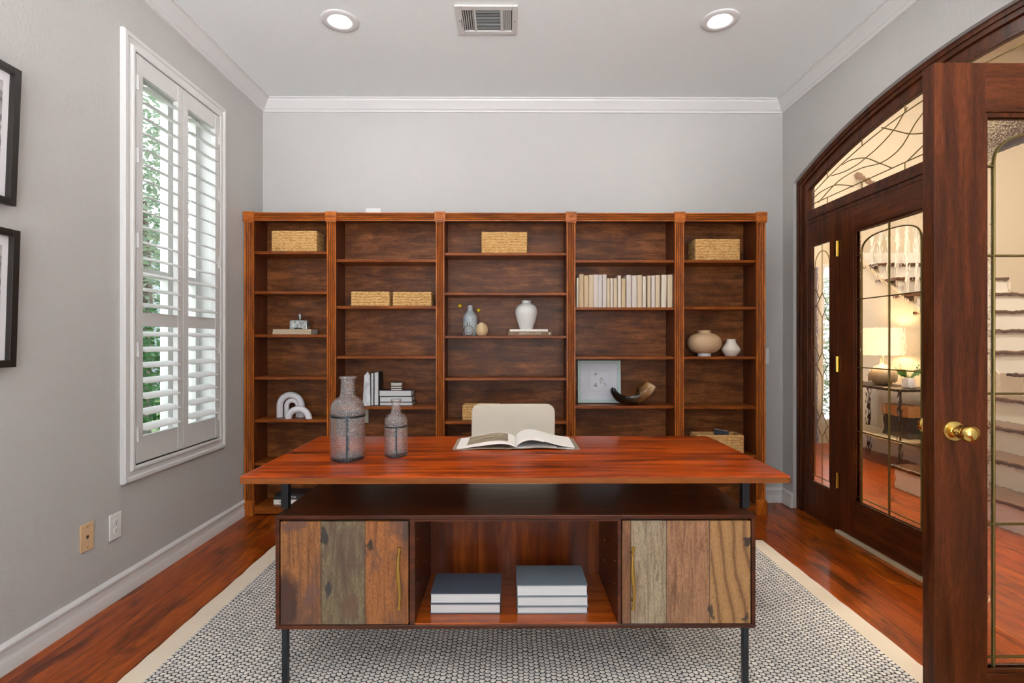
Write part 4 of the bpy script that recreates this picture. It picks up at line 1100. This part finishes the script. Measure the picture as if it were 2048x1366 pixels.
ku = [(.043, 0), (.046, .002), (.056, .03), (.069, .068), (.078, .105), (.0805, .128), (.077, .15), (.066, .169), (.049, .182), (.036, .188), (.0335, .192), (.0335, .206), (.035, .208), (.0335, .21)]
lathe_thing('urn_vase', 'large pale glazed urn standing on two stacked books', 'vase', vessel(ku, .004), (cx, 3.775, z + .0453), M['urn'])
# fourth bay, fourth shelf: framed print and horn bowl
z = SZ[3][3]; y = 3.815
x0, _ = PY(1155.5, 683, y); x1, _ = PY(1241.5, 683, y); H = PY(1200, 721, y)[1] - z; cx = (x0 + x1) / 2; Wd = x1 - x0
t = thing('framed_print', 'pale aqua framed circle print leaning on the fourth bay shelf', 'picture', (cx, y, z + .004))
f = MB(); fw = .024
L0 = ORG[t.name]
for a, b, c, d in ((x0, x0 + fw, z + .004, z + H), (x1 - fw, x1, z + .004, z + H), (x0 + fw, x1 - fw, z + .004, z + .004 + fw), (x0 + fw, x1 - fw, z + H - fw, z + H)): f.box(a, b, y - .006, y + .012, c, d)
for a, b, c, d in ((x0, x0 + .014, z + .004, z + H), (x1 - .014, x1, z + .004, z + H), (x0 + .014, x1 - .014, z + .004, z + .018), (x0 + .014, x1 - .014, z + H - .014, z + H)): f.box(a, b, y - .011, y - .006, c, d)
f.build('frame', M['duck'], t, bevel=.003)
MB().box(x0 + fw, x1 - fw, y + .002, y + .006, z + fw, z + H - fw + .002).build('mat_board', plain('white_mat', C(212, 214, 222), .8), t)
pr = MB(); ix, iz = cx + .005, z + H / 2 + .01
for w_, th in ((.078, .0008), (.070, .0006)):
    for a, b, c, d in ((-w_, w_, -w_, -w_ + th), (-w_, w_, w_ - th, w_), (-w_, -w_ + th, -w_, w_), (w_ - th, w_, -w_, w_)): pr.box(ix + a, ix + b, y + .0014, y + .002, iz + c, iz + d)
for u, v, r in ((-.026, .048, .013), (-.036, .042, .010), (.012, .018, .011), (.022, .004, .012), (.004, .006, .011), (.008, -.014, .012), (-.03, -.026, .013), (-.028, -.04, .015), (.034, -.022, .012), (.044, -.036, .011), (-.04, -.038, .01)):
    r *= .62; pr.lathe([(r, 0), (r, .0006)], (ix + u, y + .0014, iz + v), 16, 'y')
pr.build('print', M['art_grey'], t)
t.rotation_euler = (-.05, 0, 0)
# horn bowl: hollow half-pipe of horn curling up at the right
hx0, _ = PY(1223, 683, 3.72); hx1, _ = PY(1314, 683, 3.72)
Lh = hx1 - hx0
def horn_mesh(c, z):
    path = [(.0, .128, .030), (.016, .104, .044), (.055, .074, .056), (.115, .060, .058), (.17, .064, .054), (.215, .088, .048), (.25, .120, .043), (.272, .150, .038)]
    P = smoothpath([(a, b, r) for a, b, r in path], 6); m = MB(); N_ = 14; rings = []
    k = Lh / .33
    n = len(P)
    for i, p in enumerate(P):
        q0, q1 = P[max(i - 1, 0)], P[min(i + 1, n - 1)]; tx, tz = q1.x - q0.x, q1.y - q0.y; l = math.hypot(tx, tz); nx, nz = -tz / l, tx / l
        s = i / (n - 1); op = 1.0 if s < .58 else max(0, 1 - (s - .58) / .10)      # open scoop, then closed horn
        half = math.pi * (1 - .5 * op) * .985
        ring = []
        for rr, rng in ((p.z, range(N_ + 1)), (p.z - .0045, range(N_, -1, -1))):
            for j in rng:
                a = -half + 2 * half * j / N_
                u, v = math.sin(a) * rr, -math.cos(a) * rr
                ring.append((c[0] + k * (p.x + nx * v), c[1] + u * 1.15, z + max(.0005, k * (p.y + nz * v) + .0185)))
        rings.append(ring)
    m.loft(rings); return m
hm = horn_mesh((hx0 + .018, 3.722), z); lo_ = min(v[2] for v in hm.v)
hm.v = [(a, b, c - lo_ + z + .0003) for a, b, c in hm.v]
o = hm.build('horn_bowl', M['horn'], smooth=50)
tag(set_origin(o, ((hx0 + hx1) / 2, 3.722, z)), 'dark polished horn bowl with pale curled tip beside the framed print', 'bowl')
# rightmost bay, third shelf
z = SZ[4][2]; y = 3.742; cx, _ = PY(1408.7, 683, y)
pf = [(.044, 0), (.044, .020), (.055, .022), (.085, .034), (.107, .058), (.1165, .086), (.115, .112), (.103, .136), (.08, .154), (.052, .164), (.045, .165), (.0445, .186)]
t = thing('vase', 'wide squat beige vase on a pale foot, rightmost bay', 'vase', (cx, y, z))
MB().lathe(vessel([(r, h) for r, h in pf if h >= .02], .004), (cx, y, z), 56).build('body', plain('sand_ceramic', C(192, 160, 124), .55), t, smooth=50)
MB().lathe([(.046, 0), (.046, .0215)], (cx, y, z), 40).build('foot', M['white_matte'], t, smooth=40)
cx, _ = PY(1462, 683, 3.73)
lathe_thing('vase', 'small white glazed vase right of the squat beige vase', 'vase', vessel([(.034, 0), (.038, .002), (.054, .022), (.0635, .043), (.060, .059), (.046, .08), (.034, .100), (.0305, .118), (.031, .1235)], .003), (cx, 3.73, z), M['white_gloss'])

# ------------------------------------------------------------------ rug
RX0, RX1, RY0, RY1 = -1.392, 1.545, .62, 3.165
t = thing('area_rug', 'grey and cream woven rug with plain canvas border under the desk', 'rug', (.08, 1.9, 0))
bw = .092
MB().box(RX0 + bw, RX1 - bw, RY0 + bw, RY1 - bw, .0005, .010).build('weave', M['rug'], t)
random.seed(11); m = MB(); n = 60
def edge(k, a, b, fix, inner, ax):
    outer = []; inn = []
    for i in range(k + 1):
        s = a + (b - a) * i / k; w_ = random.uniform(-.004, .004)
        outer.append((s, fix + w_)); inn.append((s, inner))
    poly = outer + inn[::-1]
    if ax == 'y': poly = [(q, p) for p, q in poly]
    m.prism(poly, 'z', .0005, .0085)
edge(50, RX0, RX1, RY0, RY0 + bw, 'x'); edge(50, RX0, RX1, RY1, RY1 - bw, 'x')
edge(40, RY0 + bw, RY1 - bw, RX0, RX0 + bw, 'y'); edge(40, RY0 + bw, RY1 - bw, RX1, RX1 - bw, 'y')
m.build('border', M['rug_edge'], t)

# ------------------------------------------------------------------ desk
RUGZ = .010
desk = thing('desk', 'large glossy red-brown desk with reclaimed wood doors and black metal legs', 'desk', (.024, 2.1, RUGZ))
DX0, DX1, DY0, DY1, DZ, DB = -.923, .971, 1.775, 2.535, .762, .735
def rrect(x0, x1, y0, y1, r, z, n=5):
    pts = []
    for cx, cy, a0 in ((x1 - r, y0 + r, -90), (x1 - r, y1 - r, 0), (x0 + r, y1 - r, 90), (x0 + r, y0 + r, 180)):
        for i in range(n + 1):
            a = math.radians(a0 + 90 * i / n); pts.append((cx + r * math.cos(a), cy + r * math.sin(a), z))
    return pts
m = MB(); m.loft([rrect(DX0, DX1, DY0, DY1, .016, DB), rrect(DX0, DX1, DY0, DY1, .016, DZ - .0075)], True, True)
m.build('desktop_edge', M['desk_edge'], desk, smooth=40)
m = MB(); m.loft([rrect(DX0, DX1, DY0, DY1, .016, DZ - .0073), rrect(DX0 + .004, DX1 - .004, DY0 + .005, DY1 - .005, .014, DZ - .003), rrect(DX0 + .018, DX1 - .018, DY0 + .022, DY1 - .022, .01, DZ)], True, True)
m.build('desktop', M['desk_top'], desk, smooth=30)
CF, CB_, CZ0, CZ1 = 1.82, 2.225, .214, .6115
CX0, CX1 = -.816, .866; TH = .0145
dl = PY(819, 683, CF)[0]; dl2 = PY(829.5, 683, CF)[0]; dr = PY(1235.5, 683, CF)[0]; dr2 = PY(1242.5, 683, CF)[0]
m = MB()
m.box(CX0, CX1, CF, CB_, CZ1 - TH, CZ1); m.box(CX0, CX1, CF, CB_, CZ0, CZ0 + TH)
m.box(CX0, CX0 + TH, CF, CB_, CZ0 + TH, CZ1 - TH); m.box(CX1 - TH, CX1, CF, CB_, CZ0 + TH, CZ1 - TH)
m.box(CX0 + TH, CX1 - TH, CB_ - .012, CB_, CZ0 + TH, CZ1 - TH)
case = m.build('case', M['desk_case'], desk, bevel=.002)
for a, b in ((dl, dl2), (dr, dr2)): MB().box(a, b, CF + .002, CB_ - .012, CZ0 + TH, CZ1 - TH).build('divider', M['desk_case'], desk, bevel=.001)
MB().box(dl2, dr, CF + .001, CF + .02, CZ1 - TH - .007, CZ1 - TH).build('top_lip', M['desk_case'], desk)
MB().box(dl2, dr, CF + .001, CB_ - .02, CZ0 + TH, CZ0 + TH + .006).build('inner_shelf', M['desk_floor'], desk, bevel=.001)
MB().box(dl2, dr, CB_ - .024, CB_ - .0125, CZ0 + TH + .006, CZ1 - TH).build('inner_back', M['desk_inner'], desk)
pins = MB()
for xw, sg in ((dl2, 1), (dr, -1)):
    for yy_ in (CF + .05, CF + .25):
        for zz_ in (.35, .43, .51): pins.lathe([(.0028, 0), (.0022, .0015 * sg)], (xw, yy_, zz_), 10, 'x')
pins.build('shelf_pin_sockets', M['brass'], desk)
oL = CX0 + TH + .006; 
def KN(px_, py_, rx, rz, c, a):                      # place a knot by where it sits on the door face
    x_, z_ = PY(px_, py_, CF); return (x_ - .024, z_ - RUGZ, rx, rz, c, a)
lm = reclaimed('reclaimed_planks_brown', [oL - .024, -.655 - .024, -.502 - .024, dl - .024], [C(160, 104, 56), C(128, 112, 84), C(166, 102, 50)], C(84, 58, 50), .75, 0,
               [KN(575, 1205, .048, .115, C(64, 38, 28), .95), KN(590, 1050, .05, .03, C(96, 66, 56), .8), KN(625, 1190, .022, .05, C(104, 72, 62), .8), KN(652, 1068, .016, .045, C(44, 42, 42), .9), KN(655, 1180, .013, .035, C(44, 44, 46), .9), KN(700, 1215, .03, .05, C(96, 66, 46), .6),
                KN(745, 1092, .009, .022, C(48, 34, 28), .95), KN(812, 1060, .010, .05, C(70, 56, 50), .8)])
rm = reclaimed('reclaimed_planks_pale', [dr2 - .024, .426 - .024, .551 - .024, .702 - .024, CX1 - TH - .024], [C(146, 98, 60), C(172, 152, 124), C(170, 122, 86), C(176, 132, 84)], C(112, 80, 56), .45, 1.0,
               [KN(1497, 1085, .010, .016, C(50, 36, 28), .95), KN(1491, 1232, .012, .012, C(54, 40, 32), .9), KN(1424, 1225, .008, .035, C(52, 40, 34), .9), KN(1392, 1115, .008, .04, C(126, 86, 66), .7), KN(1312, 1150, .006, .03, C(96, 78, 64), .6), KN(1252, 1100, .01, .09, C(96, 62, 44), .6)])
def cab_door(a, b, mat, hx, label):
    d = MB().box(a, b, CF - .004, CF + .016, CZ0 + TH + .004, CZ1 - TH - .006).build('cabinet_door', mat, desk, bevel=.002); d['label'] = label
    z0 = PY(hx, 1211, CF)[1]; z1 = PY(hx, 1088, CF)[1]; X, _ = PY(hx, 683, CF - .03); H = z1 - z0
    h = MB(); rings = []
    for i in range(25):
        s = i / 24; zz_ = z0 + H * s; e = abs(2 * s - 1)
        wd = .0052 + .0022 * math.exp(-((s - .5) / .16) ** 2) + .0022 * max(0, e - .82) / .18 - .0016 * math.exp(-((e - .78) / .12) ** 2)
        yy_ = CF - .028 - .006 * math.sin(math.pi * s)
        xx = X + .003 * math.sin(2.2 * math.pi * s)
        rings.append([(xx + wd * math.cos(2 * math.pi * k / 10), yy_ + wd * .7 * math.sin(2 * math.pi * k / 10), zz_) for k in range(10)])
    h.loft(rings)
    for zz_ in (z0 + H * .12, z0 + H * .88): h.lathe([(.004, CF - .004), (.004, CF - .028)], (X, 0, zz_), 10, 'y')
    h.build('handle', M['aged_brass'], d, smooth=50)
cab_door(oL - .001, dl - .004, lm, 797.5, 'left cabinet door of brown and grey reclaimed planks')
cab_door(dr2 + .003, CX1 - TH - .005, rm, 1266.5, 'right cabinet door of pale and golden reclaimed planks')
for x in (PY(571.5, 683, 1.905)[0], PY(1489.5, 683, 1.905)[0]):
    m = MB(); m.box(x - .0135, x + .0135, 1.893, 1.92, CZ1 + .0003, DB - .0003); m.build('post', M['steel'], desk, bevel=.002)
    q = x * 1.835 / 1.905; m = MB(); m.box(q - .0095, q + .0095, 1.823, 1.846, RUGZ + .0005, CZ0 - .0003); m.build('leg', M['steel'], desk, bevel=.002)
    m = MB(); m.box(x - .0135, x + .0135, 2.44, 2.467, RUGZ + .0005, DB - .0003); m.build('leg', M['steel'], desk, bevel=.002)
# books inside the desk
z = CZ0 + TH + .0063
(xa, ya), (xb, _) = PZ(860, 1228, z), PZ(1001, 1228, z)
hbook(xa, xb, ya, ya + .165, z, z + .0365, M['navy'], 'navy covered book, bottom of the left pair inside desk', 'dark books in the desk shelf', 'back')
hbook(xa + .001, xb + .001, ya - .001, ya + .163, z + .0368, z + .0745, M['navy'], 'navy covered book, top of the left pair inside desk', 'dark books in the desk shelf', 'back')
(xa, ya), (xb, _) = PZ(1034, 1228, z), PZ(1176, 1228, z)
hbook(xa, xb, ya, ya + .165, z, z + .026, M['charcoal'], 'charcoal book, bottom of the right stack of three inside desk', 'dark books in the desk shelf', 'back')
hbook(xa, xb + .001, ya, ya + .165, z + .0263, z + .063, M['charcoal'], 'charcoal book, middle of the right stack of three inside desk', 'dark books in the desk shelf', 'back')
hbook(xa - .001, xb - .001, ya - .001, ya + .165, z + .0633, z + .105, M['charcoal'], 'charcoal book, top of the right stack of three inside desk', 'dark books in the desk shelf', 'back')

# ------------------------------------------------------------------ things on the desk
def bottle(x, y, H, R, label):
    t = thing('glass_bottle', label, 'bottle', (x, y, DZ), 'seeded glass bottles on the desk')
    k = H
    pr = [(R * .96, .012), (R, .02), (R, k * .46), (R * 1.0, k * .50), (R * .965, k * .525), (R * 1.01, k * .55), (R * 1.0, k * .62), (R * .93, k * .68), (R * .74, k * .725), (R * .50, k * .755), (R * .43, k * .785),
          (R * .41, k * .85), (R * .405, k * .95), (R * .45, k * .965), (R * .51, k * .975), (R * .52, k * .985), (R * .50, k * .995), (R * .44, k * 1.0)]
    pr = [(r, h - .008 if h < .03 else h) for r, h in pr]
    inner = [(max(r - .0035, .001), h) for r, h in reversed(pr) if h > .03]
    prof = [(.0005, pr[0][1])] + pr + inner + [(R - .006, .014), (.0005, .013)]
    fl = lambda a, h: 1 + (.025 * math.cos(4 * (a)) if h < k * .52 else 0)
    MB().lathe(prof, (x, y, DZ), 56, f=fl, cap=False).build('glass_body', M['crackle'], t, smooth=60)
    MB().lathe([(.0005, 0), (R * .97, 0), (R * .97, .011), (R * .9, .0115), (.0005, .0115)], (x, y, DZ + .0003), 40, cap=False, f=fl).build('metal_base', M['steel'], t, smooth=40)
    MB().lathe([(R * 1.012, k * .512), (R * 1.03, k * .515), (R * 1.03, k * .535), (R * 1.012, k * .538)], (x, y, DZ), 40, cap=False).build('metal_band', M['steel'], t, smooth=40)
    for q in (0, 2):
        a = -math.pi / 2 + .26 + q * math.pi / 2; rr = R * (1 + .025 * math.cos(4 * a)) + .0008
        cx, cy = x + rr * math.cos(a), y + rr * math.sin(a); tx, ty = -math.sin(a), math.cos(a); nx, ny = math.cos(a), math.sin(a)
        m = MB(); w_ = R * .05
        m.loft([[(cx + tx * w_ * s1 + nx * .0012 * s2, cy + ty * w_ * s1 + ny * .0012 * s2, DZ + zz) for s1, s2 in ((-1, -1), (1, -1), (1, 1), (-1, 1))] for zz in (.006, k * .52)])
        m.build('metal_strap', M['steel'], t)
xb, yb = PZ(695.5, 917, DZ); bottle(xb, yb, .322, .0655, 'tall seeded glass bottle with metal bands on the desk')
xb, yb = PZ(792, 911, DZ); bottle(xb, yb, .226, .0455, 'short seeded glass bottle with metal bands on the desk')
# open book
(bx0, by0) = PZ(905, 900, DZ); (bx1, _) = PZ(1160, 900, DZ); bs, _ = PZ(1031, 900, DZ); by1 = 2.435
t = thing('open_book', 'large open photography book lying on the desk before the chair', 'book', ((bx0 + bx1) / 2, (by0 + by1) / 2, DZ))
m = MB(); cvr = []
for i in range(33):
    s = i / 32; X = bx0 + (bx1 - bx0) * s
    u = abs(X - bs) / ((bx1 - bx0) / 2)
    zz = DZ + .001 + .010 * max(0, math.sin(math.pi * min(1, u * 1.25))) * (.35 if X < bs else .75) + (.004 if u < .06 else 0)
    cvr.append((X, zz))
m.loft([[(x_, by0, z_), (x_, by1, z_), (x_, by1, z_ + .003), (x_, by0, z_ + .003)] for x_, z_ in cvr]); m.build('cover', plain('taupe_cover', C(150, 134, 118), .5), t, smooth=60)
def leaf_block(pts_top, lift, name, mat, y0, y1, th):
    m = MB(); m.loft([[(x_, y0, z_ - th(i)), (x_, y1, z_ - th(i)), (x_, y1, z_), (x_, y0, z_)] for i, (x_, z_) in enumerate(pts_top)]); return m.build(name, mat, t, smooth=60)
WL = bs - (bx0 + .016)
left = []
for i in range(25):
    s = i / 24; X = bs - WL * s
    zz = DZ + .007 + .030 * math.sin(math.pi * min(1, (s + .02) ** .75)) * (1 - .55 * s) + .004 * (1 - s)
    if s < .03: zz = DZ + .016
    left.append((X, zz))
leaf_block(left, 0, 'left_pages', M['paper'], by0 + .006, by1 - .006, lambda i: .0042 + .007 * math.exp(-((i - 10) / 9) ** 2))
ph = MB(); sel = [p for p in left if bx0 + .055 < p[0] < bs - .022]
ph.loft([[(x_, by0 + .03, z_ + .0002), (x_, by1 - .02, z_ + .0002), (x_, by1 - .02, z_ + .0006), (x_, by0 + .03, z_ + .0006)] for x_, z_ in sel]); ph.build('printed_photograph', M['photo_sepia'], t, smooth=60)
WR = (bx1 - .022) - bs; right = []
for i in range(29):
    s = i / 28; X = bs + WR * s
    zz = DZ + .0085 + .066 * (s ** .55) * math.exp(-((s / .52) ** 1.9)) * 1.65
    right.append((X, zz))
leaf_block(right, 0, 'right_pages', M['paper'], by0 + .006, by1 - .006, lambda i: .0040 + .004 * (i < 14))
low = [(x_, DZ + .0075 + (.004 if k < 20 else .0)) for k, (x_, z_) in enumerate(right)]
leaf_block(low, 0, 'lower_pages', M['pages'], by0 + .006, by1 - .006, lambda i: .0035)

# ------------------------------------------------------------------ chair
cx0, zt = PY(943.5, 808, 2.86); cx1, _ = PY(1109.5, 808, 2.86); cxm = (cx0 + cx1) / 2
t = thing('chair', 'cream upholstered chair with rounded back pulled up behind the desk', 'chair', (cxm, 2.70, RUGZ))
def rounded_panel(x0, x1, z0, z1, r, y0, y1, rake):
    m = MB(); pts = []
    for cx, cz, a0 in ((x1 - r, z1 - r, 0), (x0 + r, z1 - r, 90), (x0 + .02, z0 + .02, 180), (x1 - .02, z0 + .02, 270)):
        rr = r if cz > (z0 + z1) / 2 else .02
        for i in range(7):
            a = math.radians(a0 + 90 * i / 6); pts.append((cx + rr * math.cos(a), cz + rr * math.sin(a)))
    ccx, ccz = (x0 + x1) / 2, (z0 + z1) / 2
    rings = []
    for s, yy in ((.955, 0), (.985, .15), (1, .4), (1, .6), (.985, .85), (.955, 1)):
        rings.append([(ccx + (p - ccx) * (1 - (1 - s) * .55), y0 + (y1 - y0) * yy + rake * (q - z0), ccz + (q - ccz) * (1 - (1 - s) * .55)) for p, q in pts])
    m.loft(rings); return m
rounded_panel(cx0, cx1, .42, zt, .045, 2.80, 2.865, .06).build('backrest', M['chair'], t, smooth=60)
sm = MB(); sm.loft([rrect(cx0 - .01, cx1 + .01, 2.36, 2.815, .05, zz_) for zz_ in (.40, .41, .455, .47)]); sm.build('seat', M['chair'], t, smooth=40, bevel=.008)
for x in (cx0 + .02, cx1 - .02):
    for y, lean in ((2.40, -.01), (2.79, .05)):
        m = MB(); m.tube([(x, y + lean, RUGZ + .002), (x, y, .405)], [.011, .017], 12); m.build('leg', M['desk_case'], t, smooth=50)
